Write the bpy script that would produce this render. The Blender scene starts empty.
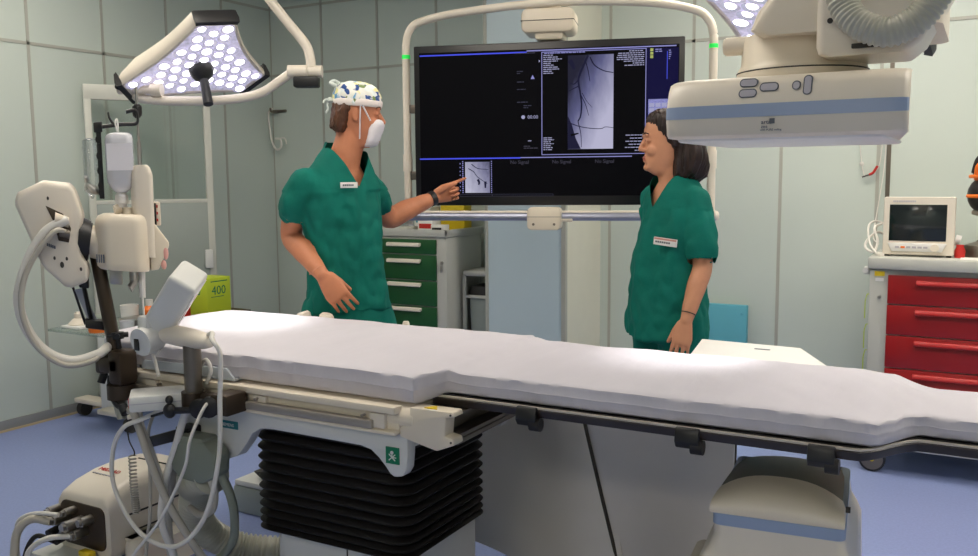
import bpy, bmesh, math, random
from mathutils import Vector as V, Matrix, noise
random.seed(7)
PI = math.pi
SC = bpy.context.scene
COL = SC.collection

# ------------------------------------------------------------------ materials
def lin(c):
    return tuple(((x/255)/12.92 if x/255 <= .04045 else ((x/255+.055)/1.055)**2.4) for x in c) + (1,)
MATS = {}
def mat(name, rgb, rough=.5, metal=0, var=0.0, vscale=8, bump=0, bscale=60, spec=.5, emit=None, es=1, trans=0, alpha=1, coat=0, stretch=None):
    m = bpy.data.materials.new(name); m.use_nodes = True
    nt = m.node_tree; b = nt.nodes['Principled BSDF']
    c = lin(rgb)
    b.inputs['Base Color'].default_value = c
    b.inputs['Roughness'].default_value = rough
    b.inputs['Metallic'].default_value = metal
    b.inputs['Specular IOR Level'].default_value = spec
    if coat: b.inputs['Coat Weight'].default_value = coat; b.inputs['Coat Roughness'].default_value = .15
    if trans: b.inputs['Transmission Weight'].default_value = trans
    if alpha < 1: b.inputs['Alpha'].default_value = alpha
    if emit: b.inputs['Emission Color'].default_value = lin(emit); b.inputs['Emission Strength'].default_value = es
    tc = nt.nodes.new('ShaderNodeTexCoord')
    src = tc.outputs['Object']
    if stretch:
        mp = nt.nodes.new('ShaderNodeMapping'); mp.inputs['Scale'].default_value = stretch
        nt.links.new(src, mp.inputs[0]); src = mp.outputs[0]
    if var or True:
        n = nt.nodes.new('ShaderNodeTexNoise'); n.inputs['Scale'].default_value = vscale; n.inputs['Detail'].default_value = 4
        nt.links.new(src, n.inputs['Vector'])
        r = nt.nodes.new('ShaderNodeValToRGB')
        v = max(var, .015)
        r.color_ramp.elements[0].position = .3; r.color_ramp.elements[1].position = .7
        r.color_ramp.elements[0].color = tuple(x*(1-v) for x in c[:3]) + (1,)
        r.color_ramp.elements[1].color = tuple(min(1, x*(1+v)) for x in c[:3]) + (1,)
        nt.links.new(n.outputs[0], r.inputs[0]); nt.links.new(r.outputs[0], b.inputs['Base Color'])
    if bump:
        n2 = nt.nodes.new('ShaderNodeTexNoise'); n2.inputs['Scale'].default_value = bscale; n2.inputs['Detail'].default_value = 5
        nt.links.new(src, n2.inputs['Vector'])
        bp = nt.nodes.new('ShaderNodeBump'); bp.inputs['Strength'].default_value = bump; bp.inputs['Distance'].default_value = .01
        nt.links.new(n2.outputs[0], bp.inputs['Height']); nt.links.new(bp.outputs[0], b.inputs['Normal'])
    MATS[name] = m
    return m

wall_m = mat('wall_panel', (198, 207, 199), .4, var=.02, vscale=1.5, spec=.4)
seam_m = mat('wall_seam', (172, 172, 162), .5)
pillar_m = mat('pillar_panel', (190, 206, 212), .38, var=.02, vscale=2)
floor_m = mat('floor_vinyl', (136, 150, 196), .45, var=.06, vscale=90)
skirt_m = mat('skirting', (140, 142, 142), .5)
lip_m = mat('skirting_edge', (196, 176, 140), .5)
ceil_m = mat('ceiling_paint', (214, 216, 208), .8)
cream = mat('cream_plastic', (226, 214, 194), .38, var=.02)
cream2 = mat('warm_white_plastic', (226, 216, 200), .35, var=.02)
white = mat('white_plastic', (228, 226, 222), .4)
offw = mat('offwhite_enamel', (214, 214, 210), .35)
tablew = mat('table_enamel', (214, 208, 196), .32)
black = mat('black_plastic', (24, 23, 24), .45)
rubber = mat('black_rubber', (22, 18, 17), .55, bump=.15, bscale=200)
barm = mat('satin_steel', (164, 156, 146), .38, .4)
edgem = mat('edge_strip_metal', (196, 188, 176), .35, .25)
carbon = mat('carbon_rail', (40, 32, 28), .3, spec=.6)
steel = mat('steel', (176, 172, 166), .3, 1)
dsteel = mat('grey_steel', (128, 120, 110), .4, .9)
bronze = mat('dark_bronze', (74, 62, 50), .42, .6)
drapem = mat('lead_drape', (226, 220, 214), .42, .25, var=.05, vscale=3, bump=.06, bscale=6)
sheet = mat('sheet', (200, 196, 203), .62, var=.02, vscale=5, bump=.35, bscale=9, stretch=(3, .7, 1))
piping = mat('sheet_piping', (222, 220, 222), .6)
scrub = mat('scrub_cotton', (4, 108, 94), .8, var=.12, vscale=9, bump=.35, bscale=22, spec=.25)
skin = mat('skin_tan', (196, 128, 94), .5, var=.10, vscale=14, spec=.35)
skin_f = mat('skin_fair', (206, 146, 112), .5, var=.08, vscale=14, spec=.35)
lipm = mat('lips', (176, 100, 84), .45)
hair_m = mat('hair_brown', (82, 48, 26), .5, var=.35, vscale=60, bump=.5, bscale=90, stretch=(1, 1, .15))
hair_w = mat('hair_dark_brown', (42, 24, 18), .45, var=.4, vscale=60, bump=.6, bscale=90, stretch=(1, 1, .15))
browm = mat('eyebrow_hair', (70, 42, 26), .7)
eyew = mat('eye_white', (226, 220, 214), .3)
iris = mat('iris', (52, 34, 22), .2)
maskm = mat('mask_cloth', (226, 222, 226), .85, bump=.2, bscale=40)
tagm = mat('tag_white', (232, 230, 226), .5)
inkm = mat('ink_grey', (92, 96, 104), .6)
greenm = mat('green_drawer', (16, 78, 34), .4)
cab_m = mat('cabinet_grey', (186, 186, 178), .45)
redm = mat('red_drawer', (150, 14, 18), .38)
redh = mat('red_handle', (176, 34, 34), .32)
tealm = mat('teal_panel', (92, 168, 186), .5)
yellow = mat('yellow_plastic', (226, 196, 30), .45)
lime = mat('lime_card', (196, 214, 52), .55)
orange = mat('orange_plastic', (236, 118, 30), .45)
redp = mat('red_plastic', (190, 38, 30), .4)
stripe = mat('blue_stripe', (150, 166, 194), .4)
grayb = mat('button_grey', (180, 176, 184), .45)
seal = mat('dark_seal', (58, 54, 48), .6)
tubew = mat('cable_white', (222, 218, 210), .4)
tubeg = mat('cable_grey', (182, 176, 164), .45)
corrm = mat('corrugated_plastic', (186, 184, 168), .35)
grn_grey = mat('sage_plastic', (128, 134, 122), .45)
teal_badge = mat('teal_badge', (40, 122, 128), .4)
badge_g = mat('green_sign', (0, 120, 84), .45)
clearp = mat('clear_plastic', (226, 234, 236), .08, trans=.85, alpha=.55)
bottlep = mat('bottle_plastic', (228, 228, 234), .25, trans=.25, alpha=.9)
glassm = mat('lead_glass', (206, 224, 218), .05, trans=1, alpha=.35)
shelfglass = mat('shelf_glass', (190, 214, 200), .08, trans=.7, alpha=.6)
frame_m = mat('screen_frame', (196, 196, 186), .4)
panel_g = mat('screen_panel', (150, 158, 152), .4)
bezel = mat('black_bezel', (16, 15, 17), .35)
scr_off = mat('dark_display', (26, 32, 32), .12, spec=.7)
railm = mat('rail_aluminium', (168, 170, 188), .3, .6)
greenled = mat('green_ring', (40, 220, 90), .4, emit=(40, 230, 80), es=.45)
dark_refl = mat('tube_top_dark_reflection', (104, 102, 86), .5, spec=.4)  # dark reflection of the table underside painted into the cover colour

def emis(name, rgb, s):
    return mat(name, tuple(c*.1 for c in rgb), .6, emit=rgb, es=s, spec=.08)
e_bg = emis('screen_black', (4, 4, 9), .6)
e_navy = emis('screen_navy', (18, 16, 62), .8)
e_blue = emis('screen_blue', (70, 80, 220), 1.1)
e_lav = emis('screen_lavender', (140, 140, 200), 1.0)
e_white = emis('screen_white', (170, 170, 205), .85)
e_grey = emis('screen_grey', (70, 70, 88), .8)
e_dim = emis('screen_dim', (74, 72, 86), .8)
e_vessel = emis('screen_vessel', (30, 30, 58), .8)
e_lgreen = emis('screen_lime', (190, 200, 110), .9)
e_led = emis('led_light', (250, 246, 255), 5)
e_ceil = emis('light_diffuser', (255, 246, 232), 13.0)

def xray_mat(name, c0, c1, c2, axis_z0, axis_z1, x0, x1):
    """angiogram picture: a lit screen image, darker at its left edge and bottom-left, brighter at the lower right"""
    m = bpy.data.materials.new(name); m.use_nodes = True; nt = m.node_tree
    b = nt.nodes['Principled BSDF']; b.inputs['Roughness'].default_value = .5
    tc = nt.nodes.new('ShaderNodeTexCoord'); sp = nt.nodes.new('ShaderNodeSeparateXYZ')
    nt.links.new(tc.outputs['Generated'], sp.inputs[0])
    nz = nt.nodes.new('ShaderNodeTexNoise'); nz.inputs['Scale'].default_value = 5; nz.inputs['Detail'].default_value = 6
    nt.links.new(tc.outputs['Generated'], nz.inputs[0])
    a = nt.nodes.new('ShaderNodeMath'); a.operation = 'MULTIPLY_ADD'; a.inputs[1].default_value = axis_z0; a.inputs[2].default_value = axis_z1
    nt.links.new(sp.outputs['Z'], a.inputs[0])
    s = nt.nodes.new('ShaderNodeMath'); s.operation = 'MULTIPLY_ADD'; s.inputs[1].default_value = x0; 
    nt.links.new(sp.outputs['X'], s.inputs[0]); nt.links.new(a.outputs[0], s.inputs[2])
    t = nt.nodes.new('ShaderNodeMath'); t.operation = 'MULTIPLY_ADD'; t.inputs[1].default_value = x1
    nt.links.new(nz.outputs[0], t.inputs[0]); nt.links.new(s.outputs[0], t.inputs[2])
    r = nt.nodes.new('ShaderNodeValToRGB'); e = r.color_ramp.elements
    e[0].position = .25; e[0].color = lin(c0); e[1].position = .95; e[1].color = lin(c2)
    k = e.new(.5); k.color = lin(c1)
    nt.links.new(t.outputs[0], r.inputs[0])
    nt.links.new(r.outputs[0], b.inputs['Emission Color']); b.inputs['Emission Strength'].default_value = .62; b.inputs['Specular IOR Level'].default_value = .08
    b.inputs['Base Color'].default_value = (.01, .01, .01, 1)
    return m
xr_big = xray_mat('angiogram_image', (30, 30, 58), (110, 112, 160), (220, 218, 250), -.62, .52, .62, .22)
xr_small = xray_mat('thumbnail_image', (60, 60, 92), (150, 150, 186), (226, 226, 250), -.25, .85, -.45, .35)

def cap_mat():
    m = bpy.data.materials.new('floral_cap'); m.use_nodes = True; nt = m.node_tree
    b = nt.nodes['Principled BSDF']; b.inputs['Roughness'].default_value = .8
    tc = nt.nodes.new('ShaderNodeTexCoord'); vo = nt.nodes.new('ShaderNodeTexVoronoi'); vo.inputs['Scale'].default_value = 48
    nz = nt.nodes.new('ShaderNodeTexNoise'); nz.inputs['Scale'].default_value = 26; nz.inputs['Detail'].default_value = 3
    nt.links.new(tc.outputs['Object'], vo.inputs['Vector']); nt.links.new(tc.outputs['Object'], nz.inputs['Vector'])
    sep = nt.nodes.new('ShaderNodeSeparateColor'); nt.links.new(vo.outputs['Color'], sep.inputs[0])
    r = nt.nodes.new('ShaderNodeValToRGB'); r.color_ramp.interpolation = 'CONSTANT'; e = r.color_ramp.elements
    e[0].position = 0; e[0].color = lin((40, 76, 140)); e[1].position = .16; e[1].color = lin((232, 232, 224))
    for p, c in ((.42, (236, 228, 160)), (.55, (226, 232, 230)), (.74, (108, 168, 208)), (.84, (120, 140, 84)), (.9, (230, 230, 222))):
        k = e.new(p); k.color = lin(c)
    nt.links.new(sep.outputs[0], r.inputs[0])
    mx = nt.nodes.new('ShaderNodeMix'); mx.data_type = 'RGBA'
    r2 = nt.nodes.new('ShaderNodeValToRGB'); r2.color_ramp.elements[0].position = .52; r2.color_ramp.elements[1].position = .62
    nt.links.new(nz.outputs[0], r2.inputs[0]); nt.links.new(r2.outputs[0], mx.inputs[0])
    nt.links.new(r.outputs[0], mx.inputs[6]); mx.inputs[7].default_value = lin((234, 232, 222))
    nt.links.new(mx.outputs[2], b.inputs['Base Color'])
    return m
capm = cap_mat()

# ------------------------------------------------------------------ mesh helpers
def BM(): return bmesh.new()
def setmi(faces, mi):
    for f in faces: f.material_index = mi
def box(bm, x0, x1, y0, y1, z0, z1, bev=0, seg=2, mi=0, M=None):
    t = bmesh.new()
    bmesh.ops.create_cube(t, size=1)
    for v in t.verts:
        v.co = V(((x0+x1)/2 + v.co.x*(x1-x0), (y0+y1)/2 + v.co.y*(y1-y0), (z0+z1)/2 + v.co.z*(z1-z0)))
    if bev: bmesh.ops.bevel(t, geom=t.edges[:], offset=bev, segments=seg, affect='EDGES', profile=.5)
    merge(bm, t, mi, M)
def merge(bm, t, mi=None, M=None):
    if M is not None: bmesh.ops.transform(t, matrix=M, verts=t.verts)
    mp = {}
    for v in t.verts: mp[v] = bm.verts.new(v.co)
    for f in t.faces:
        try: nf = bm.faces.new([mp[v] for v in f.verts]); nf.material_index = f.material_index if mi is None else mi
        except ValueError: pass
    t.free()
def basis(d):
    d = d.normalized(); a = V((0, 0, 1)) if abs(d.z) < .9 else V((1, 0, 0))
    x = a.cross(d).normalized(); return x, d.cross(x).normalized(), d
def loft(bm, rings, cap=True, mi=0, closed=True):
    vr = [[bm.verts.new(p) for p in r] for r in rings]
    n = len(rings[0])
    for i in range(len(vr)-1):
        for j in range(n if closed else n-1):
            k = (j+1) % n
            try: f = bm.faces.new((vr[i][j], vr[i][k], vr[i+1][k], vr[i+1][j])); f.material_index = mi
            except ValueError: pass
    if cap:
        for r, rev in ((vr[0], True), (vr[-1], False)):
            try: f = bm.faces.new(r[::-1] if rev else r); f.material_index = mi
            except ValueError: pass
    return vr
def cyl(bm, p0, p1, r0, r1=None, n=24, mi=0, cap=True):
    p0, p1 = V(p0), V(p1); r1 = r0 if r1 is None else r1
    x, y, d = basis(p1-p0)
    loft(bm, [[p + x*r*math.cos(2*PI*i/n) + y*r*math.sin(2*PI*i/n) for i in range(n)] for p, r in ((p0, r0), (p1, r1))], cap, mi)
def spline(pts, k=6):
    P = [V(p) for p in pts]
    if len(P) < 3 or k < 2: return P
    out = []
    for i in range(len(P)-1):
        a = P[i-1] if i else P[0]*2-P[1]; b, c = P[i], P[i+1]; d = P[i+2] if i+2 < len(P) else P[-1]*2-P[-2]
        for j in range(k):
            t = j/k
            out.append(.5*((2*b)+(c-a)*t+(2*a-5*b+4*c-d)*t*t+(3*b-a-3*c+d)*t**3))
    out.append(P[-1]); return out
def tube(bm, pts, r, n=10, k=6, mi=0, rfun=None, flat=1):
    P = spline(pts, k); m = len(P)
    d = (P[1]-P[0]).normalized(); x, y, _ = basis(d)
    rings = []
    for i, p in enumerate(P):
        dd = (P[min(i+1, m-1)]-P[max(i-1, 0)]).normalized()
        x = (x - dd*x.dot(dd)).normalized(); y = dd.cross(x)
        rr = rfun(i/(m-1), i) if rfun else r
        rings.append([p + x*rr*math.cos(2*PI*j/n) + y*rr*flat*math.sin(2*PI*j/n) for j in range(n)])
    loft(bm, rings, True, mi)
def corr(bm, pts, r, pitch=.012, amp=.1, n=20):
    P = spline(pts, 24); L = 0; S = [P[0]]; 
    step = pitch/4; acc = 0
    for a, b in zip(P, P[1:]):
        seg = (b-a).length
        while acc + seg >= step:
            t = (step-acc)/seg; a = a.lerp(b, t); S.append(a.copy()); seg = (b-a).length; acc = 0
        acc += seg
    tube(bm, S, r, n, 1, rfun=lambda t, i: r*(1 + (amp if i % 4 in (0, 1) else -amp)))
def ell(bm, c, r, M=None, mi=0, u=16, v=10):
    t = bmesh.new(); bmesh.ops.create_uvsphere(t, u_segments=u, v_segments=v, radius=1)
    for q in t.verts: q.co = V((q.co.x*r[0], q.co.y*r[1], q.co.z*r[2]))
    T = Matrix.Translation(V(c))
    if M is not None: T = T @ M.to_4x4()
    merge(bm, t, mi, T)
def lathe(bm, prof, o, d=(0, 0, 1), n=24, mi=0):
    x, y, d = basis(V(d)); o = V(o)
    loft(bm, [[o + d*h + x*max(r, 1e-4)*math.cos(2*PI*i/n) + y*max(r, 1e-4)*math.sin(2*PI*i/n) for i in range(n)] for r, h in prof], True, mi)
def prism(bm, poly, ax, a0, a1, bev=0, mi=0, M=None, seg=2):
    """poly in the plane normal to axis ax ('x','y','z'), extruded from a0 to a1"""
    def mk(p, a): return V({'x': (a, p[0], p[1]), 'y': (p[0], a, p[1]), 'z': (p[0], p[1], a)}[ax])
    t = bmesh.new()
    loft(t, [[mk(p, a0) for p in poly], [mk(p, a1) for p in poly]])
    bmesh.ops.recalc_face_normals(t, faces=t.faces)
    if bev:
        es = [e for e in t.edges if len(e.link_faces) == 2 and e.link_faces[0].normal.angle(e.link_faces[1].normal, 0) > .5]
        bmesh.ops.bevel(t, geom=es, offset=bev, segments=seg, affect='EDGES', profile=.5, clamp_overlap=True)
    merge(bm, t, mi, M)
def rrect(x0, x1, y0, y1, r, n=5):
    out = []
    for cx, cy, a in ((x1-r, y1-r, 0), (x0+r, y1-r, 90), (x0+r, y0+r, 180), (x1-r, y0+r, 270)):
        for i in range(n+1):
            t = math.radians(a+90*i/n); out.append((cx+r*math.cos(t), cy+r*math.sin(t)))
    return out
def text(bm, s, size, o, xd, yd, depth=.0006, align='LEFT', mi=0):
    cu = bpy.data.curves.new('t', 'FONT'); cu.body = s; cu.size = size; cu.extrude = depth; cu.align_x = align; cu.resolution_u = 2
    ob = bpy.data.objects.new('t', cu); COL.objects.link(ob); bpy.context.view_layer.update()
    me = bpy.data.meshes.new_from_object(ob.evaluated_get(bpy.context.evaluated_depsgraph_get()))
    t = bmesh.new(); t.from_mesh(me)
    xd, yd = V(xd).normalized(), V(yd).normalized(); z = xd.cross(yd)
    M = Matrix((xd, yd, z)).transposed().to_4x4(); M.translation = V(o)
    merge(bm, t, mi, M)
    bpy.data.objects.remove(ob); bpy.data.curves.remove(cu); bpy.data.meshes.remove(me)
TURN = None
def wl(o):
    p = V((0, 0, 0))
    while o is not None: p += o.location; o = o.parent
    return p
def obj(name, bm, mats, parent=None, ang=35, base=None, label=None, recalc=True):
    if TURN: 
        for v in bm.verts: v.co = TURN(v.co)
    if recalc: bmesh.ops.recalc_face_normals(bm, faces=bm.faces)
    me = bpy.data.meshes.new(name)
    off = wl(parent) if parent is not None else (V(base) if base is not None else V((0, 0, 0)))
    for v in bm.verts: v.co -= off
    bm.to_mesh(me); bm.free()
    for m in (mats if isinstance(mats, (list, tuple)) else [mats]): me.materials.append(m)
    me.polygons.foreach_set('use_smooth', [True]*len(me.polygons))
    me.set_sharp_from_angle(angle=math.radians(ang))
    o = bpy.data.objects.new(name, me); COL.objects.link(o)
    if parent is not None: o.parent = parent
    else: o.location = off
    if label: o['label'] = label
    return o
def tag(o, label, cat, group=None):
    o['label'] = label; o['category'] = cat
    if group: o['group'] = group
    return o
def thing(name, label, cat, loc, group=None):
    o = bpy.data.objects.new(name, None); COL.objects.link(o); o.location = V(loc); o.empty_display_size = .1
    return tag(o, label, cat, group)
def solo(name, bm, mats, label, cat, base, group=None, ang=35):
    return tag(obj(name, bm, mats, None, ang, base), label, cat, group)
def struct(name, bm, mats):
    o = obj(name, bm, mats); o['kind'] = 'structure'; return o
def dup(root, delta, label=None):
    r = root.copy(); COL.objects.link(r); r.location = root.location + V(delta)
    if label: r['label'] = label
    for ch in list(root.children):
        c = ch.copy(); COL.objects.link(c); c.parent = r
        for g in list(ch.children):
            h = g.copy(); COL.objects.link(h); h.parent = c
    return r
def remesh(bm, vox, smooth=4):
    bmesh.ops.recalc_face_normals(bm, faces=bm.faces)
    me = bpy.data.meshes.new('t'); bm.to_mesh(me); bm.free()
    ob = bpy.data.objects.new('t', me); COL.objects.link(ob)
    md = ob.modifiers.new('r', 'REMESH'); md.mode = 'VOXEL'; md.voxel_size = vox
    if smooth:
        s = ob.modifiers.new('s', 'SMOOTH'); s.factor = .5; s.iterations = smooth
    bpy.context.view_layer.update()
    m2 = bpy.data.meshes.new_from_object(ob.evaluated_get(bpy.context.evaluated_depsgraph_get()))
    bpy.data.objects.remove(ob); bpy.data.meshes.remove(me)
    b2 = bmesh.new(); b2.from_mesh(m2); bpy.data.meshes.remove(m2)
    return b2

# ------------------------------------------------------------------ camera
YAW = math.radians(29.27)
RT = V((math.cos(YAW), math.sin(YAW), 0)); AW = V((-math.sin(YAW), math.cos(YAW), 0))   # across the view / away from the camera, level
def camera():
    p, r = math.radians(6.33), math.radians(-.467)
    f = AW*math.cos(p) - V((0, 0, 1))*math.sin(p); u = RT.cross(f)
    rr = RT*math.cos(r) + u*math.sin(r); uu = -RT*math.sin(r) + u*math.cos(r)
    cd = bpy.data.cameras.new('camera'); co = bpy.data.objects.new('camera', cd); COL.objects.link(co)
    M = Matrix((rr, uu, -f)).transposed().to_4x4(); M.translation = V((0, 0, 1.42)); co.matrix_world = M
    cd.sensor_width = 36; cd.lens = 890*36/978; cd.clip_start = .02
    SC.camera = co
camera()

# ------------------------------------------------------------------ room
X0, X1, Y0, Y1, ZC = -4.88, 3.2, -2.6, 5.3, 3.0
b = BM(); box(b, X0-.1, X1+.1, Y0-.1, Y1+.1, -.1, 0); struct('floor', b, floor_m)
b = BM(); box(b, X0-.1, X1+.1, Y0-.1, Y1+.1, ZC, ZC+.1); struct('ceiling', b, ceil_m)
SW = .009
b = BM(); box(b, X0-.1, X1+.1, Y1, Y1+.1, 0, ZC)
for x in (-4.38, -3.87, -3.37, -2.87, -2.09, -1.566, -1.048, -.535, .02, .52, 1.02, 1.52, 2.02, 2.52): box(b, x-SW, x+SW, Y1-.004, Y1+.01, .06, ZC, mi=1)
box(b, -.494, -.472, Y1-.006, Y1+.01, .06, ZC, mi=2)
for z in (2.225, 2.72): box(b, X0, X1, Y1-.004, Y1+.01, z-.009, z+.009, mi=1)
struct('wall_back', b, [wall_m, seam_m, dsteel])
b = BM(); box(b, X0-.1, X0, Y0-.1, Y1, 0, ZC)
for i in range(16): 
    y = 5.3 - .503*i
    box(b, X0-.01, X0+.004, y-SW, y+SW, .06, ZC, mi=1)
for z in (2.222, 2.72): box(b, X0-.01, X0+.004, Y0, Y1, z-.009, z+.009, mi=1)
struct('wall_left', b, [wall_m, seam_m])
b = BM(); box(b, X1, X1+.1, Y0-.1, Y1, 0, ZC)
for i in range(16): box(b, X1-.004, X1+.01, 5.3-.503*i-SW, 5.3-.503*i+SW, .06, ZC, mi=1)
struct('wall_right', b, [wall_m, seam_m])
b = BM(); box(b, X0-.1, X1+.1, Y0-.1, Y0, 0, ZC)
for i in range(16): box(b, X0+.5*i-SW, X0+.5*i+SW, Y0-.01, Y0+.004, .06, ZC, mi=1)
struct('wall_front', b, [wall_m, seam_m])
# boxed-out column in the back wall
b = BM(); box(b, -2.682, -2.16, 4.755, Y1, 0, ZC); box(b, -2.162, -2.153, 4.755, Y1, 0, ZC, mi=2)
box(b, -2.682, -2.153, 4.749, 4.756, 0, .07, mi=1)
box(b, -2.175, -2.147, 4.749, 4.775, .07, ZC, mi=1); box(b, -2.688, -2.668, 4.749, 4.775, .07, ZC, mi=1)
struct('wall_column', b, [pillar_m, seam_m, mat('column_lit_side_panel', (216, 214, 198), .4)])  # cream side panel, the light falling on it painted in as a paler tone
for nm, q in (('left', (X0, X0+.012, Y0, Y1)), ('back', (X0, X1, Y1-.012, Y1)), ('right', (X1-.012, X1, Y0, Y1)), ('front', (X0, X1, Y0, Y0+.012))):
    b = BM(); box(b, *q, 0, .065, bev=.004)
    g = .006
    box(b, q[0], q[1]+(g if nm in ('left',) else 0), q[2]-(g if nm == 'back' else 0), q[3], 0, .012, mi=1)
    struct('baseboard_'+nm, b, [skirt_m, lip_m])

# ceiling lights (above and outside the picture, they light the room)
def ceiling_light(x, y, lx, ly, label):
    t = thing('ceiling_light', label, 'light', (x, y, ZC-.03), 'recessed ceiling lights')
    b = BM(); 
    for q in ((x-lx-.03, x-lx, y-ly-.03, y+ly+.03), (x+lx, x+lx+.03, y-ly-.03, y+ly+.03), (x-lx, x+lx, y-ly-.03, y-ly), (x-lx, x+lx, y+ly, y+ly+.03)): box(b, *q, ZC-.03, ZC, bev=.004)
    obj('frame', b, white, t)
    b = BM(); box(b, x-lx, x+lx, y-ly, y+ly, ZC-.015, ZC-.005); obj('diffuser', b, e_ceil, t)
CL = [(-3.9, 2.6, .3, .6, 'ceiling light panel nearest the left wall'), (-1.9, 1.95, .6, .3, 'ceiling light panel above the head of the table'),
      (.5, 2.4, .6, .3, 'ceiling light panel above the foot end of the table'), (-.5, 4.1, .9, .3, 'ceiling light panel in front of the red drawer cabinet'),
      (1.6, 3.2, .3, .6, 'ceiling light panel towards the right wall'), (-.3, -1.9, .9, .35, 'unseen ceiling fill panel behind the viewer')]  # last panel is unseen front fill, set back and enlarged to brighten front faces
for c in CL: ceiling_light(*c)

# ------------------------------------------------------------------ operating table
T = thing('operating_table', 'angiography table with black pleated bellows column and cream side rails', 'operating table', (-1.6, 2.2, 0))
b = BM(); prism(b, rrect(-1.885, -1.36, 1.98, 2.36, .05), 'z', .03, .40, mi=0); prism(b, rrect(-1.95, -1.3, 1.9, 2.46, .08), 'z', 0, .035, .008)
box(b, -1.595, -1.591, 1.978, 1.982, .05, .4, mi=1)
obj('plinth', b, [offw, seal], T)
b = BM(); rings = []
npl = 13
for i in range(npl*4+1):
    z = .366 + .374*(i/(npl*4))**1.18; ph = i % 4
    o = {0: -.016, 1: .002, 2: .008, 3: .002}[ph]
    rings.append([V((x, y, z)) for x, y in rrect(-1.908-o, -1.352+o, 1.935-o, 2.385+o, .06, 6)])
loft(b, rings); obj('bellows', b, rubber, T, ang=60)
# lower housing with the arched skirt
pr = [(-2.13, .778), (-2.13, .69), (-2.12, .66), (-2.09, .625), (-2.03, .598), (-1.96, .59), (-1.91, .61), (-1.873, .652), (-1.85, .685), (-1.815, .704), (-1.77, .707), (-1.60, .706), (-1.455, .705), (-1.42, .698), (-1.395, .68), (-1.375, .66), (-1.358, .64), (-1.345, .634), (-1.318, .640), (-1.305, .66), (-1.30, .70), (-1.30, .778)]
b = BM(); prism(b, pr, 'y', 1.875, 1.915, .006); prism(b, pr, 'y', 2.42, 2.46, .006)
box(b, -2.12, -1.302, 1.91, 2.43, .715, .776)
obj('housing', b, offw, T)
b = BM(); box(b, -1.975, -1.905, 1.872, 1.876, .690, .713, mi=0)
text(b, 'SIEMENS', .0135, (-1.969, 1.8715, .6965), (1, 0, 0), (0, 0, 1), mi=1); obj('maker_badge', b, [teal_badge, white], T, label='small teal lettered badge')
b = BM(); box(b, -1.368, -1.326, 1.871, 1.876, .672, .717, mi=0)
cyl(b, (-1.347, 1.8705, .703), (-1.347, 1.8685, .703), .005, n=12, mi=1)
for a in (40, -40, 90, 140, -140, 0): 
    c = math.radians(a); tube(b, [(-1.347, 1.870, .690), (-1.347+.013*math.cos(c), 1.870, .690+.013*math.sin(c))], .0016, n=5, k=1, mi=1)
obj('safety_sign', b, [badge_g, white], T, label='square green sign with a white figure')
# cream upper slab under the wide mattress
prof = [(1.862, .79), (1.872, .775), (1.90, .77), (2.6, .77), (2.635, .79), (2.635, .818), (2.62, .832), (1.905, .834), (1.878, .826), (1.864, .81)]
b = BM(); prism(b, prof, 'x', -2.37, -1.275, .006)
obj('upper_slab', b, cream, T)
# side rails: C profile
for s in (0, 1):
    def yy(v): return v if s == 0 else 4.50 - v
    b = BM()
    pc = [(yy(1.845), .833), (yy(1.88), .833), (yy(1.88), .757), (yy(1.845), .757), (yy(1.845), .767), (yy(1.865), .767), (yy(1.865), .814), (yy(1.845), .814)]
    prism(b, pc, 'x', -2.38, -1.318, .0025); obj('side_rail', b, cream, T)
    b = BM(); box(b, -2.40, -1.39, min(yy(1.838), yy(1.862)), max(yy(1.838), yy(1.862)), .769, .792, bev=.003)
    for x in (-2.2, -1.8, -1.42): cyl(b, (x, yy(1.838), .802), (x, yy(1.852), .802), .004, n=10)
    obj('accessory_bar', b, barm, T, label='grey steel accessory bar')
    for x in (-1.385, -1.8, -2.25):
        b = BM(); box(b, x-.018, x+.03, min(yy(1.85), yy(1.865)), max(yy(1.85), yy(1.865)), .77, .81, bev=.002); obj('bar_bracket', b, cream2, T)
# end carriage bracket (C-shaped block with yellow warning triangle)
pb = [(-1.285, .834), (-1.155, .836), (-1.150, .823), (-1.176, .818), (-1.181, .770), (-1.155, .766), (-1.152, .750), (-1.205, .728), (-1.275, .742), (-1.318, .752), (-1.318, .775), (-1.285, .80)]
b = BM(); prism(b, pb, 'y', 1.866, 1.915, .004); obj('carriage_bracket', b, cream, T)
b = BM(); prism(b, pb, 'y', 2.585, 2.634, .004); obj('carriage_bracket', b, cream, T)
b = BM(); prism(b, [(-1.245, 1.874), (-1.205, 1.874), (-1.225, 1.905)], 'z', .8345, .8372); obj('warning_sticker', b, yellow, T, label='yellow warning triangle')
for z in (.828, .757):
    b = BM(); cyl(b, (-1.160, 1.8655, z), (-1.160, 1.8635, z), .0028, n=8); obj('bracket_screw', b, seal, T)
b = BM(); box(b, -1.30, -1.17, 1.915, 2.585, .735, .75, bev=.003); box(b, -1.30, -1.165, 1.915, 2.585, .755, .765); box(b, -1.30, -1.165, 1.93, 2.57, .815, .822)
box(b, -1.30, -1.21, 1.915, 2.585, .75, .815); obj('carriage_channel', b, [dsteel], T)
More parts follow.
